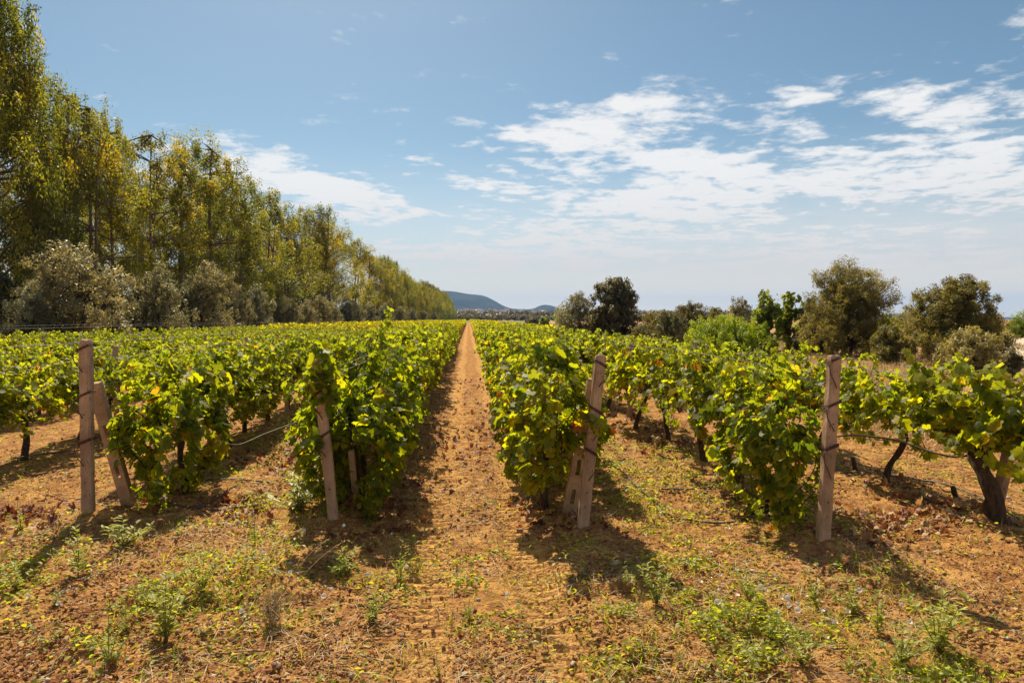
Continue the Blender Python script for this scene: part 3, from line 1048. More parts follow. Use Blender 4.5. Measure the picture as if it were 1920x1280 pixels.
OLI = plantset([dict(seed=21, H=4.2, Rad=2.5, base=.5, nclump=60, nleaf=330, lsize=.12, tmpl=QL, trunk_r=.16, shape='dome', clump=.62, vstretch=1.0, stems=3),
                dict(seed=22, H=4.0, Rad=1.8, base=.4, nclump=44, nleaf=330, lsize=.12, tmpl=QL, trunk_r=.13, shape='dome', clump=.55, vstretch=1.15, stems=2),
                dict(seed=23, H=4.4, Rad=2.1, base=.4, nclump=50, nleaf=330, lsize=.12, tmpl=QL, trunk_r=.13, shape='dome', clump=.58, vstretch=1.15, stems=3)], M['bark'], M['olive_leaf'])
# skyline of the windbreak in the photo: x pixel -> pixels above the horizon
PX = np.array([-120, 0, 45, 90, 110, 150, 180, 215, 245, 268, 300, 330, 360, 405, 430, 455, 500, 520, 545, 595, 625, 655, 690, 720, 745, 800, 835, 850, 856])
PT = np.array([600, 560, 522, 470, 415, 350, 372, 345, 318, 290, 340, 328, 318, 308, 285, 252, 240, 205, 180, 196, 176, 150, 132, 112, 92, 66, 46, 26, 8])
tX = lambda Y: -22.5 + .0195 * Y
def px_of(X, Y):
    u = X / Y
    c, s_ = math.cos(YAW), math.sin(YAW)
    return 960 + 1280 * (u * c - s_) / (c + u * s_)
near = [(-75, 560, .8), (0, 566, .62), (40, 524, .62), (98, 412, .58), (168, 370, .70), (216, 345, .52), (292, 338, .62), (342, 314, .6), (402, 312, .66), (448, 250, .7), (498, 240, .72), (545, 182, .72), (597, 196, .75), (627, 174, .7), (657, 150, .8), (694, 130, .8)]
Y = 27.0; i = 0
while Y < 520:
    if i < len(near):
        pxx, hh_, wk = near[i]
        u_ = uv_of(pxx, 640)[0]
        Y = -22.5 / (u_ - .0195)
        X = tX(Y)
    else:
        X = tX(Y) + rng.normal(0, .5)
        pxx = px_of(X, Y)
        hh_ = np.interp(pxx, PX, PT); wk = 1
    hgt = hh_ * Y / 1280 + CH
    vi = rng.integers(0, 4)
    if i in (6,): vi = 4
    a, b, H0, R0 = EUC[vi]
    s = hgt / H0 * (rng.uniform(.97, 1.02) if i < len(near) else rng.uniform(.84, 1.05))
    wsc = s * rng.uniform(.82, 1.1)
    if i < len(near): wsc = s * wk * (1.15 if i < 3 else 1.4 if i < 6 else 1.8)
    t = empty('eucalyptus_tree', (X, Y, 0), rng.uniform(0, 6.28), (wsc, wsc, s))
    link('trunk', a, None, t); link('crown', b, None, t)
    if i < 12:
        tag(t, f'tall olive green eucalyptus, {ORD[i]} of the windbreak counted from the camera end', 'tree', 'eucalyptus windbreak along the vineyard')
    else:
        tag(t, 'eucalyptus farther down the windbreak, beyond its twelfth tree', 'tree', 'farther eucalyptus trees of the windbreak')
    i += 1
    Y += (3.6 if Y < 60 else 4.6 if Y < 120 else 6 if Y < 250 else 9) * rng.uniform(.85, 1.15)
# second line of the windbreak, seen through the gaps
Y = 31
j = 0
while Y < 120:
    X = tX(Y) - 5 + rng.normal(0, .6)
    pxx = px_of(X, Y)
    hgt = (np.interp(pxx, PX, PT) * .76) * Y / 1280 + CH
    a, b, H0, R0 = EUC[rng.integers(0, 4)]
    s = hgt / H0
    t = empty('eucalyptus_tree', (X, Y, 0), rng.uniform(0, 6.28), (s * 1.1, s * 1.1, s))
    link('trunk', a, None, t); link('crown', b, None, t)
    tag(t, 'lower eucalyptus filling the gaps behind the front line of the windbreak', 'tree', 'eucalyptus trees of the second line')
    Y += 5.2 * rng.uniform(.9, 1.1); j += 1

ol = [(130, 108, 232, 29.5, 0), (60, 40, 110, 27.5, 1), (300, 74, 112, 38, 1), (395, 84, 118, 45, 2), (350, 50, 70, 44, 1), (482, 46, 76, 55, 1), (540, 32, 60, 64, 0), (602, 34, 64, 73, 2), (650, 32, 52, 90, 1),
      (690, 26, 46, 105, 2), (722, 22, 36, 125, 1), (750, 19, 32, 150, 0), (772, 16, 26, 180, 1), (795, 13, 22, 225, 2), (815, 10, 18, 280, 1), (450, 40, 60, 52, 0), (575, 24, 50, 68, 1), (625, 24, 50, 80, 0), (670, 22, 40, 97, 1)]
for q, (px, th, wpx, Yo, vi) in enumerate(sorted(ol, key=lambda a: a[3])):
    a, b, H0, R0 = OLI[vi]
    hgt = th * Yo / 1280 + CH
    wd = wpx * Yo / 1280
    t = empty('olive_tree', (at(px, Yo), Yo, 0), rng.uniform(0, 6.28), (wd / 2 / R0 * 1.0, wd / 2 / R0 * 1.0, hgt / H0 * 1.04))
    link('trunk', a, None, t); link('crown', b, None, t)
    lab = {130: 'widest silvery olive tree, round and low under the tall eucalyptus at the left edge'}.get(px)
    if not lab:
        lab = f'grey green olive tree, {ORD[q]} along the foot of the windbreak from the camera end' if q < 12 else 'small far olive tree beyond the twelfth along the windbreak foot'
    tag(t, lab, 'olive tree', 'olive trees at the foot of the windbreak')


UND = plantset([dict(seed=61, H=3, Rad=2.4, base=.1, nclump=44, nleaf=240, lsize=.2, tmpl=QW, trunk_r=.1, shape='dome', clump=.7, vstretch=1.0, stems=4)], M['bark'], M['dark_leaf'])
yu = 27; k = 0
while yu < 150:
    a, b, H0, R0 = UND[0]
    s = rng.uniform(.8, 1.25)
    t = empty('undergrowth_bush', (tX(yu) + 1.2 + rng.normal(0, .4), yu, 0), rng.uniform(0, 6.28), (s, s, s * rng.uniform(.8, 1.2)))
    link('trunk', a, None, t); link('crown', b, None, t)
    tag(t, 'dark undergrowth bush in the shade between the olive trees and the eucalyptus trunks', 'bush', 'dark undergrowth bushes below the windbreak')
    yu += rng.uniform(3.4, 4.6) * (1 + yu / 120)


def bush(name, px, top, wpx, Yb, spec, wood, leaf, label, cat='bush'):
    """spec: tree parameters with H and Rad set from the photo"""
    s = dict(spec)
    H = top * Yb / 1280 + CH; W = wpx * Yb / 1280 / 2
    s['H'] = H; s['Rad'] = W * .86
    a, b = grow_tree(**s)
    a.materials.append(wood); b.materials.append(leaf)
    t = empty(name, (at(px, Yb), Yb, 0))
    link('trunk', a, None, t); link('crown', b, None, t)
    return tag(t, label, cat)


B0 = dict(base=.25, nclump=60, nleaf=300, lsize=.13, tmpl=QL, trunk_r=.12, shape='dome', clump=.6, vstretch=1.1, stems=4)
bush('oak_tree', 1152, 66, 112, 52, dict(B0, seed=31, nclump=80, nleaf=420, clump=.72, lsize=.15, tmpl=QW), M['bark'], M['dark_leaf'], 'round dark evergreen oak standing alone behind the vines, right of the track', 'tree')
bush('olive_tree', 1080, 42, 104, 54, dict(B0, seed=32, nclump=46, clump=.62, lsize=.14), M['bark'], M['olive_leaf'], 'loose grey olive tree beside the round dark oak, on its left side', 'tree')
bush('shrub', 1056, 12, 50, 60, dict(B0, seed=33, nclump=20, clump=.55, nleaf=200), M['bark'], M['green_leaf'], 'low yellow green shrub at the left foot of the loose grey olive tree')
bush('shrub', 1232, 6, 96, 56, dict(B0, seed=34, nclump=30, clump=.5), M['bark'], M['tam_leaf'], 'low brownish shrub beneath the small far hill, right of the round oak')
bush('shrub', 1292, 22, 118, 45, dict(B0, seed=35, nclump=56, clump=.5), M['bark'], M['dark_leaf'], 'wide dull green shrub behind the bright green bush')
bush('shrub', 1258, 6, 96, 38, dict(B0, seed=36, nclump=34, clump=.4), M['bark'], M['sage_leaf'], 'grey green shrub at the left end of the bright green bush')
bush('bush', 1366, -10, 230, 33, dict(B0, seed=37, nclump=110, clump=.42, lsize=.085, tmpl=QL, nleaf=520, shape='dome', vstretch=1.3), M['bark'], M['green_leaf'], 'bright green leafy bush spreading low behind the vines')
bush('olive_tree', 1386, 30, 56, 48, dict(B0, seed=38, nclump=30, clump=.5, shape='egg', vstretch=1.3), M['bark'], M['olive_leaf'], 'small pointed grey olive rising behind the bright green bush', 'tree')
bush('fig_tree', 1436, 28, 52, 33, dict(B0, seed=39, nclump=15, nleaf=75, clump=.42, lsize=.24, tmpl=QW, shape='col', vstretch=1.8, stems=5), M['bark'], M['fig_leaf'], 'broad leaved shoots of a young fig tree above the bright green bush', 'tree')
bush('fig_tree', 1478, 30, 50, 34, dict(B0, seed=40, nclump=15, nleaf=75, clump=.42, lsize=.24, tmpl=QW, shape='col', vstretch=1.8, stems=5), M['bark'], M['fig_leaf'], 'broad leaved fig beside the big brown green tamarisk', 'tree')
TAM = dict(B0, base=.2, nleaf=520, lsize=.13, tmpl=QN, stems=6, trunk_r=.14)
bush('tamarisk_tree', 1590, 90, 214, 31, dict(TAM, seed=41, nclump=105, clump=.62), M['bark'], M['tam_leaf'], 'big feathery tamarisk with dark foot, the taller of the two large bushes', 'tree')
bush('tamarisk_tree', 1786, 66, 232, 25, dict(TAM, seed=42, nclump=100, clump=.5), M['bark'], M['tam_leaf'], 'wide ragged tamarisk bush near the right edge behind the pale shrub', 'tree')
bush('shrub', 1528, 30, 90, 33, dict(TAM, seed=51, nclump=40, clump=.4), M['bark'], M['sage_leaf'], 'pale brown green side bush at the left flank of the big tamarisk')
bush('shrub', 1664, -4, 96, 33, dict(B0, seed=43, nclump=22, clump=.38, nleaf=220), M['bark'], M['green_leaf'], 'low green bush filling the gap between the two large tamarisks')
bush('shrub', 1664, -24, 66, 26, dict(TAM, seed=44, nclump=28, clump=.32, nleaf=220), M['bark'], M['tam_leaf'], 'thin brown shrub in front of the gap between the two tamarisks')
bush('shrub', 1824, -36, 130, 20.5, dict(B0, seed=45, nclump=60, clump=.25, lsize=.085, vstretch=1.5, nleaf=230), M['bark'], M['pale_leaf'], 'pale sage green shrub low before the ragged tamarisk')
bush('shrub', 1902, -70, 40, 19, dict(B0, seed=46, nclump=14, clump=.2, lsize=.07, nleaf=160), M['bark'], M['dark_leaf'], 'little dark shrub at the edge of the pale road')
bush('shrub', 1915, 4, 60, 60, dict(B0, seed=47, nclump=30, clump=.6), M['bark'], M['green_leaf'], 'distant green shrub beyond the pale road at the right edge')
bush('shrub', 1344, 14, 84, 60, dict(B0, seed=48, nclump=24, clump=.5), M['bark'], M['tam_leaf'], 'brown shrub on the skyline between dull green shrub and pointed olive')
bush('shrub', 1205, -16, 46, 44, dict(B0, seed=49, nclump=16, clump=.4), M['bark'], M['sage_leaf'], 'yellowish low shrub by the right foot of the round oak')
bush('shrub', 1000, -2, 34, 190, dict(B0, seed=52, nclump=20, clump=1.0, lsize=.5, nleaf=150), M['bark'], M['dark_leaf'], 'dark far bush on the brown field beyond the vineyard end')
bush('shrub', 1020, -1, 24, 150, dict(B0, seed=53, nclump=14, clump=.7, lsize=.4, nleaf=150), M['bark'], M['green_leaf'], 'green far bush near the brown field beyond the vineyard end')
rng = np.random.default_rng(99)


# far woods on the plain and the village under the hill
def far_wood(name, X0, X1, Y0, Y1, h, n, label, ls):
    cx = rng.uniform(X0, X1, n); cy = rng.uniform(Y0, Y1, n); hh = h * rng.uniform(.55, 1.15, n)
    P = []; N = []
    k = 60
    for a, b, c in zip(cx, cy, hh):
        d = unit(rng.normal(0, 1, (k, 3)))
        rr = c * .42
        P.append(np.array([a, b, c * .55]) + d * np.array([rr, rr, c * .45]) * (rng.random((k, 1)) ** .3)); N.append(d + rng.normal(0, .4, (k, 3)))
    P = np.concatenate(P); N = np.concatenate(N)
    me = leaves(name, QW, P, N, rng.normal(0, 1, (len(P), 3)), ls * rng.uniform(.6, 1.3, len(P)))
    tag(link(name, me, M['dark_leaf']), label, 'trees', None, 'stuff')


far_wood('distant_wood', -160, 520, 850, 1300, 13, 1500, 'dark band of far trees on the plain below the hill', 3.4)
far_wood('hedge_line', -40, 260, 620, 700, 6.0, 420, 'low dark hedge line beyond the green field', 1.9)

M['house_wall'] = rough_mat('house_wall', (.60, .52, .44), (.74, .68, .60), .05, .9, .1)
M['house_roof'] = rough_mat('house_roof', (.34, .15, .09), (.42, .22, .14), .1, .9, .1)
def house_meshes(w_, d_, h_):
    a = MB(); x, y = w_ / 2, d_ / 2
    a.add([(-x, -y, -3), (x, -y, -3), (x, y, -3), (-x, y, -3), (-x, -y, h_), (x, -y, h_), (x, y, h_), (-x, y, h_), (-x, 0, h_ * 1.3), (x, 0, h_ * 1.3)],
          [(0, 1, 5, 4), (1, 2, 6, 9, 5), (2, 3, 7, 6), (3, 0, 4, 8, 7)])
    b = MB(); e = .5
    b.add([(-x - e, -y - e, h_ - .2), (x + e, -y - e, h_ - .2), (x + e, 0, h_ * 1.32), (-x - e, 0, h_ * 1.32), (x + e, y + e, h_ - .2), (-x - e, y + e, h_ - .2),
           (-x - e, -y - e, h_ - .5), (x + e, -y - e, h_ - .5), (x + e, 0, h_ * 1.32 - .3), (-x - e, 0, h_ * 1.32 - .3), (x + e, y + e, h_ - .5), (-x - e, y + e, h_ - .5)],
          [(0, 1, 2, 3), (3, 2, 4, 5), (9, 8, 7, 6), (11, 10, 8, 9), (0, 6, 7, 1), (5, 4, 10, 11), (1, 7, 8, 2), (2, 8, 10, 4), (0, 3, 9, 6), (3, 5, 11, 9)])
    A, B = a.mesh('house_walls', False), b.mesh('house_roof', False)
    A.materials.append(M['house_wall']); B.materials.append(M['house_roof'])
    return A, B


HM = [house_meshes(14, 9, 6), house_meshes(22, 10, 8), house_meshes(11, 8, 5)]
for q in range(64):
    px = rng.uniform(862, 965) if q % 3 == 0 else rng.uniform(868, 1046)
    Yh = rng.uniform(3150, 3420)
    up = 15.5 + rng.uniform(-3.2, 2.0) - (2.0 if px > 980 else 0)
    a, b = HM[rng.integers(3)]
    t = empty('house', (at(px, Yh), Yh, up * Yh / 1280 + CH - 3), rng.uniform(-.4, .4), 1.0)
    link('wall', a, None, t); link('roof', b, None, t)
    tag(t, 'tiny pale house of the village at the foot of the blue hill', 'house', 'village houses under the hill')
# the rise the village stands on
ridge('village_slope', [(760, 0), (820, 9), (860, 13), (900, 14), (960, 14), (1000, 12), (1040, 11), (1080, 6), (1130, 0)], 3650, 560)


# ------------------------------------------------------------------ ground litter, weeds, grass
def in_view_pts(n, ymin, ymax, p=1.0):
    """random ground points in the wedge the camera sees, denser near"""
    y = ymin + (ymax - ymin) * rng.random(n) ** p
    x = (rng.random(n) * 1.62 - .72) * y * 1.04
    return x, y


def blob_density(x, y, blobs):
    d = np.zeros_like(x)
    for bx, by, rx, ry, s in blobs:
        cx, cy = gp(bx, by)
        ex = abs(gp(bx + rx, by)[0] - gp(bx - rx, by)[0]) / 2
        ey = abs(gp(bx, by - ry)[1] - gp(bx, by + ry)[1]) / 2
        d = np.maximum(d, s * np.exp(-((x - cx) / ex) ** 2 - ((y - cy) / ey) ** 2))
    return d


GREEN = [(1450, 1180, 300, 80, 1.0), (1280, 1040, 150, 60, .8), (1230, 900, 110, 45, .8), (520, 1000, 140, 70, .8), (600, 900, 70, 60, 1.0), (330, 1120, 170, 90, .7),
         (900, 1080, 180, 60, .55), (700, 1060, 140, 60, .7), (40, 1080, 80, 50, .7), (250, 1010, 110, 30, .8), (1000, 1010, 60, 40, .7), (1600, 1240, 220, 50, .9), (1180, 900, 60, 110, 1.0), (1330, 900, 90, 60, .8), (1250, 860, 60, 40, .8), (1130, 830, 30, 40, .7), (500, 830, 60, 60, .8), (1250, 1000, 90, 60, .6), (470, 960, 60, 40, .7),
         (760, 1150, 200, 60, .4), (440, 850, 120, 30, .5), (1760, 880, 80, 20, .4), (1050, 1180, 120, 50, .3), (60, 880, 90, 30, .35), (1560, 1090, 150, 50, .6)]
DEAD = [(30, 985, 90, 45, 1.0), (440, 935, 110, 35, 1.0), (1290, 850, 50, 20, .6), (1680, 960, 160, 45, 1.0), (860, 900, 70, 70, .15), (1380, 970, 80, 20, .6), (880, 760, 50, 60, .5), (1180, 800, 90, 40, .7),
        (520, 870, 100, 30, .6), (720, 950, 80, 60, .5), (1010, 950, 60, 60, .5), (1640, 1000, 120, 30, .8), (1750, 1010, 100, 30, .6)]

def scatter_cover():
    # small creeping leaves
    x, y = in_view_pts(900000, 3.0, 17, 1.4)
    d = blob_density(x, y, GREEN) * .95 + .075
    d *= np.clip(.5 + 2.6 * vnoise(x / .28, y / .28, 41) + 1.2 * vnoise(x / .09, y / .09, 42), 0, 1) ** 1.3
    d *= 1 - .7 * tread(x, y)
    keep = rng.random(len(x)) < d * .36
    x, y = x[keep], y[keep]; n = len(x)
    P = np.stack([x, y, gh(x, y) + rng.uniform(.004, .11, n) * np.clip(.35 + 2.6 * vnoise(x / .17, y / .17, 43), .1, 1.5)], 1)
    N = np.stack([rng.normal(0, .5, n), rng.normal(0, .5, n), np.ones(n)], 1)
    me = leaves('ground_cover', simple_leaf(.62, .14), P, N, rng.normal(0, 1, (n, 3)), .029 * rng.uniform(.5, 1.5, n))
    print('cover', n)
    tag(link('ground_cover', me, M['weed_leaf']), 'low creeping green weeds spread over the soil', 'weeds', None, 'stuff')
    # grass blades
    x, y = in_view_pts(260000, 3.0, 15, 1.3)
    d = blob_density(x, y, GREEN) * .75 + .07
    d *= np.clip(.35 + 3.0 * vnoise(x / .35, y / .35, 45), 0, 1)
    keep = rng.random(len(x)) < d * .36
    x, y = x[keep], y[keep]; n = len(x)
    hgt = rng.uniform(.03, .11, n)
    P = np.stack([x, y, gh(x, y) + hgt * .35], 1)
    T = np.stack([rng.normal(0, .55, n), rng.normal(0, .55, n), np.ones(n)], 1)
    me = leaves('grass', quad_leaf(1, .1), P, rng.normal(0, 1, (n, 3)), T, np.stack([np.full(n, .0045), hgt, np.full(n, .01)], 1))
    print('grass', n)
    tag(link('grass', me, M['weed_leaf']), 'short green grass blades among the weeds', 'grass', None, 'stuff')
    # straw lying about
    x, y = in_view_pts(42000, 3.0, 16, 1.3)
    d = np.clip(.4 + 2.0 * vnoise(x / .5, y / .5, 46), 0.05, 1) * (1 - .6 * tread(x, y))
    keep = rng.random(len(x)) < d * 1.0
    x, y = x[keep], y[keep]; n = len(x)
    L = rng.uniform(.04, .20, n)
    P = np.stack([x, y, gh(x, y) + .012 + rng.uniform(0, .02, n)], 1)
    N = np.stack([rng.normal(0, .25, n), rng.normal(0, .25, n), np.ones(n)], 1)
    T = np.stack([rng.normal(0, 1, n), rng.normal(0, 1, n), rng.normal(0, .12, n)], 1)
    me = leaves('straw', quad_leaf(1, .3), P, N, T, np.stack([np.full(n, .0038), L, np.full(n, .01)], 1))
    tag(link('straw', me, M['straw']), 'dry straw strewn over the soil', 'straw', None, 'stuff')
    # fallen vine leaves
    x, y = in_view_pts(200000, 3.0, 22, 1.3)
    d = blob_density(x, y, DEAD)
    for rx in ROWX.values():
        d = np.maximum(d, .30 * np.exp(-((x - rx - .25) / .38) ** 2) * (y > 5.3))
    d = (d + .07) * np.clip(.45 + 2.4 * vnoise(x / .3, y / .3, 47), 0, 1)
    keep = rng.random(len(x)) < d * .42
    x, y = x[keep], y[keep]; n = len(x)
    P = np.stack([x, y, gh(x, y) + .014 + rng.uniform(0, .02, n)], 1)
    N = np.stack([rng.normal(0, .5, n), rng.normal(0, .5, n), np.ones(n)], 1)
    rnd = np.clip(rng.beta(1.2, 1.6, n) * (np.where(x > 3, 1.3, .75)) + np.where(x > 3, .2, 0), 0, 1)
    me = leaves('dead_leaves', VLEAF, P, N, rng.normal(0, 1, (n, 3)), np.where(blob_density(x, y, DEAD) > .12, .055, .03) * rng.uniform(.5, 1.3, n), rnd, None, rng.uniform(1.5, 5, n) * rng.choice([-1, 1], n))
    print('dead', n)
    tag(link('dead_leaves', me, M['dead_leaf']), 'red and tan fallen vine leaves lying under the rows', 'leaves', None, 'stuff')
    # crumbs of dead plants and bark
    x, y = in_view_pts(110000, 2.9, 13, 1.4)
    d = np.clip(.45 + 2.2 * vnoise(x / .4, y / .4, 61) + 1.0 * vnoise(x / .1, y / .1, 62), .04, 1) * (1 - .75 * tread(x, y))
    keep = rng.random(len(x)) < d * .6
    x, y = x[keep], y[keep]; n = len(x)
    P = np.stack([x, y, gh(x, y) + .008 + rng.uniform(0, .018, n)], 1)
    N = np.stack([rng.normal(0, .6, n), rng.normal(0, .6, n), np.ones(n)], 1)
    me = leaves('plant_crumbs', quad_leaf(.5, .25), P, N, rng.normal(0, 1, (n, 3)), .022 * rng.uniform(.35, 1.5, n), rng.beta(.9, 1.0, n))
    tag(link('plant_crumbs', me, M['dead_leaf']), 'crumbs of dead leaf and bark mixed in the soil', 'litter', None, 'stuff')
    # dry grass on the verge to the right and beyond
    y = rng.uniform(8, 55, 160000); x = rng.uniform(5.6, 36, 160000)
    d = np.clip(.4 + 2.4 * vnoise(x / 2.2, y / 2.2, 48), 0, 1)
    u0, u1 = x / y, 0
    keep = (rng.random(len(x)) < d) & (u0 < .92)
    x, y = x[keep], y[keep]; n = len(x)
    hgt = rng.uniform(.08, .32, n)
    P = np.stack([x, y, gh(x, y, False) + hgt * .4], 1)
    T = np.stack([rng.normal(0, .3, n), rng.normal(0, .3, n), np.ones(n)], 1)
    me = leaves('dry_grass', quad_leaf(1, .1), P, rng.normal(0, 1, (n, 3)), T, np.stack([np.full(n, .018), hgt, np.full(n, .01)], 1))
    tag(link('dry_grass', me, M['straw']), 'dry yellow grass on the verge beyond the last row', 'grass', None, 'stuff')


scatter_cover()


def clods():
    t = (1 + 5 ** .5) / 2
    iv = unit(np.array([(-1, t, 0), (1, t, 0), (-1, -t, 0), (1, -t, 0), (0, -1, t), (0, 1, t), (0, -1, -t), (0, 1, -t), (t, 0, -1), (t, 0, 1), (-t, 0, -1), (-t, 0, 1)], float))
    fi = np.array([(0, 11, 5), (0, 5, 1), (0, 1, 7), (0, 7, 10), (0, 10, 11), (1, 5, 9), (5, 11, 4), (11, 10, 2), (10, 7, 6), (7, 1, 8), (3, 9, 4), (3, 4, 2), (3, 2, 6), (3, 6, 8), (3, 8, 9), (4, 9, 5), (2, 4, 11), (6, 2, 10), (8, 6, 7), (9, 8, 1)])
    for nm, cnt, smin, smax, m, lab in (('soil_clods', 30000, .003, .016, M['clod'], 'small clods of tilled orange soil'), ('pebbles', 420, .008, .026, M['pebble'], 'pale pebbles scattered in the soil')):
        x, y = in_view_pts(cnt * 3, 2.9, 11, 1.5)
        d = np.clip(.40 + 2.6 * vnoise(x / .6, y / .6, 51), .10, 1) * (1 - .8 * tread(x, y))
        keep = rng.random(len(x)) < d
        x, y = x[keep][:cnt], y[keep][:cnt]; n = len(x)
        s = smin + (smax - smin) * rng.random(n) ** 2.6
        V = iv[None] * (1 + rng.normal(0, .30, (n, 12, 1))) * s[:, None, None] * np.stack([rng.uniform(.8, 1.7, n), rng.uniform(.7, 1.1, n), rng.uniform(.4, .8, n)], 1)[:, None, :]
        a = rng.uniform(0, 6.28, n); ca, sa = np.cos(a)[:, None], np.sin(a)[:, None]
        V = np.stack([V[..., 0] * ca - V[..., 1] * sa, V[..., 0] * sa + V[..., 1] * ca, V[..., 2]], -1)
        V += np.stack([x, y, gh(x, y) + s * .25], 1)[:, None, :]
        F = (fi[None] + (np.arange(n) * 12)[:, None, None]).reshape(-1, 3)
        me = mesh_np(nm, V.reshape(-1, 3), F)
        tag(link(nm, me, m), lab, 'soil' if nm == 'soil_clods' else 'stones', None, 'stuff')


clods()


# upright weeds
def weed_meshes(seed, h=.35, stems=3, leafn=26, ls=.05, bushy=.12, spike=True):
    global rng
    keep = rng
    rng = np.random.default_rng(seed)
    st = MB(); P = []; N = []; T = []; S = []; A = []
    for s in range(stems):
        a = rng.uniform(0, 6.28); hh = h * (1 if s == 0 else rng.uniform(.5, .9)); o = bushy * (0 if s == 0 else rng.uniform(.3, 1))
        u = np.linspace(0, 1, 6)
        path = np.stack([math.cos(a) * o * u ** 1.3 + .01 * np.sin(u * 5), math.sin(a) * o * u ** 1.3, hh * u - .02 * (u == 0)], 1)
        st.tube(path, np.linspace(.004, .0018, 6), 4)
        for i in range(leafn):
            f = rng.uniform(.08, 1)
            p = np.array([np.interp(f, u, path[:, k]) for k in range(3)])
            az = i * 2.4 + rng.normal(0, .3)
            L = ls * (1.15 - .8 * f) * rng.uniform(.7, 1.2)
            if not spike: L = ls * rng.uniform(.6, 1.2)
            dr = np.array([math.cos(az), math.sin(az), .55 - .5 * (1 - f)])
            P.append(p + unit(dr) * L * .62); N.append([-.5 * math.cos(az), -.5 * math.sin(az), 1]); T.append(dr); S.append(L); A.append(.6 * f)
            if rng.random() < .5:
                P.append(p + unit(dr) * L * 1.0 + rng.normal(0, .006, 3)); N.append(rng.normal(0, .4, 3) + (0, 0, 1)); T.append(dr + rng.normal(0, .5, 3)); S.append(L * .6); A.append(.3)
    me = leaves('weed_leaves', simple_leaf(.46, .1), P, N, T, np.array(S) * 1.15, None, np.array(A))
    sm = st.mesh('weed_stem')
    rng = keep
    me.materials.append(M['weed_leaf']); sm.materials.append(M['weed_stem'])
    return sm, me


M['weed_stem'] = rough_mat('weed_stem', (.16, .17, .06), (.24, .20, .09), 20, .8, .1)
WM = [weed_meshes(1, .35, 3), weed_meshes(2, .35, 5, 22, .045, .15), weed_meshes(3, .35, 2, 34, .05, .05), weed_meshes(4, .35, 7, 20, .045, .2, False), weed_meshes(5, .35, 9, 16, .05, .26, False)]
weeds = [  # base px, base py, height px, variant, width, label
    (146, 1088, 118, 2, 1, 'tall single stemmed weed standing before the leftmost end post'),
    (105, 1140, 48, 1, 1, 'small weed left and downhill of the tall single stemmed weed'),
    (232, 1032, 60, 4, 1.3, 'bushy weed spreading at the right foot of the leftmost post'),
    (205, 1258, 100, 1, 1, 'drooping weed close to the camera at the bottom left of the bare soil'),
    (236, 1190, 60, 1, .9, 'narrow weed just above the drooping one'),
    (312, 1205, 125, 3, 1, 'largest bushy weed on the bare soil in front of the second row'),
    (280, 1140, 60, 4, .9, 'flat topped weed behind the largest bushy weed'),
    (382, 1122, 80, 3, .9, 'weed with pale tips between the largest bushy weed and the dry grass tuft'),
    (36, 1010, 62, 1, 1, 'leafy shoot over red fallen leaves at the left edge of the view'),
    (30, 1110, 50, 4, 1.2, 'spreading weed at the left edge below the post shadow'),
    (478, 1022, 56, 0, .9, 'small upright weed between the two posts left of the track'),
    (560, 960, 84, 4, 1.5, 'broad leaf bush weed pressed against the tilted post'),
    (585, 915, 70, 4, 1.3, 'smaller leafy weed behind the tilted post foot'),
    (752, 1088, 84, 0, .8, 'lone thin weed on the near end of the track, beside the post shadow'),
    (700, 1170, 60, 4, 1, 'light green weed rosette in the middle of the near ground'),
    (880, 1165, 62, 0, .8, 'weed sprig at the centre of the near track'),
    (1172, 1118, 46, 2, .9, 'short spiky weed within the shadow of the leaning post'),
    (1232, 1140, 84, 3, .9, 'weed clump beside the long shadow of the leaning post'),
    (1572, 1075, 66, 2, .8, 'spiky weed right beside the foot of the tall worn post'),
    (1530, 1140, 92, 0, 1, 'upright weed in the green patch before the tall worn post'),
    (1645, 1190, 108, 2, .9, 'tall weed with seed spike in the middle of the green patch'),
    (1762, 1222, 125, 3, 1.1, 'tallest fresh green weed at the right side of the green patch'),
    (1690, 1250, 80, 4, 1.1, 'wide weed low in the green patch near the tallest one'),
    (1500, 1240, 70, 4, 1.1, 'leafy weed low in the middle of the green patch'),
    (1400, 1120, 50, 4, 1, 'small weed amid white flowers in the green patch'),
    (820, 1262, 50, 1, .9, 'tiny weed by the bottom edge near the track'),
    (1275, 1245, 46, 1, .8, 'tiny weed by the bottom edge on bare soil right of the track'),
    (640, 1090, 60, 4, 1, 'low weed growing in the shadow of the tilted post'),
    (1600, 1150, 66, 4, 1.2, 'dense weed in front of the shadow of the tall worn post'),
    (1440, 1200, 60, 0, 1, 'slim weed left of the slim flowers in the green patch')]
for px, py, hp, vi, wd, lab in weeds:
    x, y = gp(px, py)
    hgt = hp * y / 1280
    a, b = WM[vi]
    s = hgt / .35
    t = empty('weed_plant', (x, y, GZ(x, y) - .005), rng.uniform(0, 6.28), (s * wd, s * wd, s))
    link('stem', a, None, t); link('foliage', b, None, t)
    tag(t, lab, 'weed', 'upright weeds on the near ground')

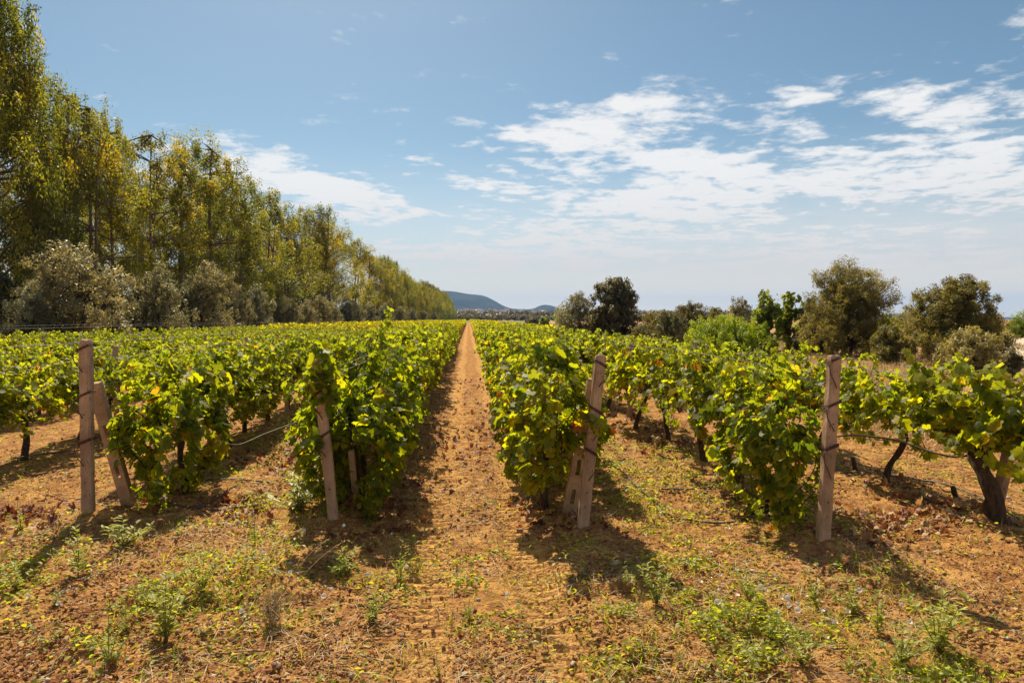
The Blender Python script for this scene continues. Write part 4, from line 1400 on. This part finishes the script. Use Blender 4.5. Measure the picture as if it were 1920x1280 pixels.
# bindweed flowers
fl = MB()
ring = [(.016 * math.cos(a) * (1 + .06 * math.cos(5 * a)), .016 * math.sin(a) * (1 + .06 * math.cos(5 * a)), .013) for a in np.linspace(0, 2 * math.pi, 15, endpoint=False)]
fl.add([(0, 0, 0)] + ring, [(0, i + 1, (i + 1) % 15 + 1) for i in range(15)])
fme = fl.mesh('bindweed_flower'); fme.materials.append(M['petal'])
fpos = [(1283, 1015), (1366, 1001), (1395, 1067), (1378, 1085), (1396, 1098), (1452, 1092), (1380, 1136), (1415, 1117), (1434, 1119), (1426, 1110), (1463, 1137), (1475, 1145), (1478, 1157), (1494, 1150), (1495, 1162), (1455, 1162), (1540, 1165),
        (1565, 1184), (1612, 1125), (1705, 1187), (1790, 1177), (1312, 1105), (1345, 1150), (1548, 1219), (456, 1057), (462, 1085), (437, 1079), (480, 1075), (494, 1065), (485, 1090), (526, 1020), (570, 1024), (492, 1064), (544, 1114), (608, 1142), (622, 1123),
        (720, 1012), (762, 1075), (736, 1006), (645, 1008), (690, 1095), (455, 1164), (56, 1136), (112, 1152), (950, 1134), (1300, 1060), (1690, 1148), (1330, 1040), (1350, 1090), (1510, 1130), (1590, 1160)]
for px, py in fpos:
    x, y = gp(px, py)
    o = link('bindweed_flower', fme, None, None, (x, y, GZ(x, y) + .035 + rng.uniform(0, .03)))
    o.rotation_euler = (rng.uniform(.2, .9), rng.normal(0, .4), rng.uniform(-.8, .8)); s = rng.uniform(.7, 1.15); o.scale = (s, s, s)
    tag(o, 'tiny white bindweed flower open among the low weeds', 'flower', 'bindweed flowers on the near ground')

# dry tuft, dry weed ball, oat stalks, twigs, stumps
def dry_tuft(px, py, n, h, sp, label, name='dry_grass_tuft', green=False):
    x, y = gp(px, py)
    L = h * rng.uniform(.5, 1, n)
    T = np.stack([rng.normal(0, sp, n), rng.normal(0, sp, n), np.ones(n)], 1)
    P = unit(T) * L[:, None] * .5 + np.stack([rng.normal(0, .02, n), rng.normal(0, .02, n), 0 * L], 1)
    me = leaves(name, quad_leaf(1, .2), P, rng.normal(0, 1, (n, 3)), T, np.stack([np.full(n, .004), L, np.full(n, .008)], 1))
    tag(link(name, me, M['straw'], None, (x, y, GZ(x, y))), label, 'dry grass')


dry_tuft(512, 1180, 130, .30, .16, 'upright tuft of dry tan grass below the shadow of the tilted post')
dry_tuft(560, 1235, 9, .22, .35, 'sparse bent straw stalks right of the upright tan tuft')
dry_tuft(900, 1240, 26, .12, .8, 'flat little tuft of straw near the bottom centre')
x, y = gp(712, 952)
n = 900
d = unit(rng.normal(0, 1, (n, 3))); d[:, 2] = np.abs(d[:, 2])
me = leaves('dry_weed_ball', quad_leaf(1, .2), d * .085 * rng.random((n, 1)) ** .4 + (0, 0, .03), rng.normal(0, 1, (n, 3)), d + rng.normal(0, .8, (n, 3)), np.stack([np.full(n, .004), rng.uniform(.03, .08, n), np.full(n, .01)], 1))
M['red_dry'] = leaf_mat('red_dry', [(0, (.34, .14, .06)), (1, (.55, .30, .12))], (1.3, 1.0, .8), .3, .7)
tag(link('dry_weed_ball', me, M['red_dry'], None, (x, y, GZ(x, y))), 'ball of dry orange weed at the foot of the row left of the track', 'dry weed')

for q, (a, b, lab) in enumerate([((540, 1110, 0), (612, 1012, .28), 'wild oat stalk leaning across the shadow of the tilted post, the upper one'), ((552, 1122, 0), (642, 1016, .26), 'wild oat stalk leaning across the shadow of the tilted post, the lower one')]):
    xa, ya = gp(a[0], a[1]); yb = ya + .12; u, v = uv_of(b[0], b[1])
    A = np.array([xa, ya, GZ(xa, ya)]); B = np.array([u * yb, yb, CH + v * yb])
    t = empty('oat_stalk', tuple(A))
    mb = MB(); uu = np.linspace(0, 1, 7)[:, None]
    path = uu * (B - A) + np.array([0, 0, .03]) * np.sin(uu * np.pi)
    mb.tube(path, .0016, 4)
    M.setdefault('straw_s', rough_mat('oat_straw', (.50, .34, .16), (.62, .45, .24), 20, .8, .1))
    mb.build('stalk', M['straw_s'], t)
    n = 9
    P = np.array([path[-1] - (B - A) * .03 * i + rng.normal(0, .012, 3) for i in range(n)])
    me = leaves('spikelets', simple_leaf(.3, .1), P, rng.normal(0, 1, (n, 3)), np.tile(unit(B - A), (n, 1)) + rng.normal(0, .3, (n, 3)) - (0, 0, .5), np.full(n, .03))
    link('seed_head', me, M['straw'], t)
    tag(t, lab, 'oat stalk')

def twig(pts, rad, label, mname='wood'):
    P = []
    for px, py in pts:
        x, y = gp(px, py); P.append((x, y, GZ(x, y) + rad + .012))
    P = np.array(P)
    Q = []
    for i in range(len(P) - 1):
        for f in np.linspace(0, 1, 6)[:-1]:
            Q.append(P[i] * (1 - f) + P[i + 1] * f + rng.normal(0, .003, 3))
    Q.append(P[-1])
    mb = MB(); mb.tube(Q, np.linspace(rad, rad * .45, len(Q)), 6, .1)
    tag(mb.build('twig', M[mname]), label, 'twig')


twig([(155, 1105), (215, 1080), (262, 1050), (325, 1030)], .005, 'long thin twig lying left of the largest bushy weed, pointing uphill')
twig([(370, 1248), (430, 1235), (510, 1229)], .006, 'bare stick lying on clods near the bottom edge, left of centre')
twig([(575, 1262), (605, 1222), (640, 1198)], .005, 'pale stick pointing to the near end of the track')
twig([(90, 1275), (125, 1235), (190, 1222)], .006, 'forked pale stick in the bottom left corner')
twig([(1010, 1190), (1080, 1160), (1140, 1150)], .004, 'thin stalk lying on the sand below the leaning post shadow')
twig([(1245, 1120), (1262, 1150), (1330, 1172)], .005, 'dark twig with a withered red leaf in the leaning post shadow')
twig([(960, 1180), (1040, 1205), (1110, 1235)], .004, 'long stem curving over the bare soil near the bottom centre')
twig([(1325, 1030), (1338, 1055), (1352, 1068)], .005, 'small bent twig above the green patch')
twig([(1900, 1190), (1920, 1200)], .006, 'stub of a pale stick at the right edge')
twig([(40, 1000), (82, 955), (90, 910)], .004, 'thin reddish cane rising over red leaves by the leftmost post', 'wood')

for px, py, hh, lab in ((1606, 893, .18, 'thin dark stump sticking up by the hose in the rightmost row'), (1690, 1, 0, ''), (1795, 945, .16, 'short dark stump near the thick forked vine trunk'), (1022, 985, .06, 'flat broken stump left of the leaning post foot')):
    if not lab: continue
    x, y = gp(px, py)
    mb = MB(); u = np.linspace(0, 1, 6)
    mb.tube(np.stack([-.05 * u, .0 * u, hh * u - .03], 1), np.linspace(.028, .02, 6), 8, .2)
    tag(mb.build('stump', M['bark'], None, (x, y, GZ(x, y))), lab, 'stump')
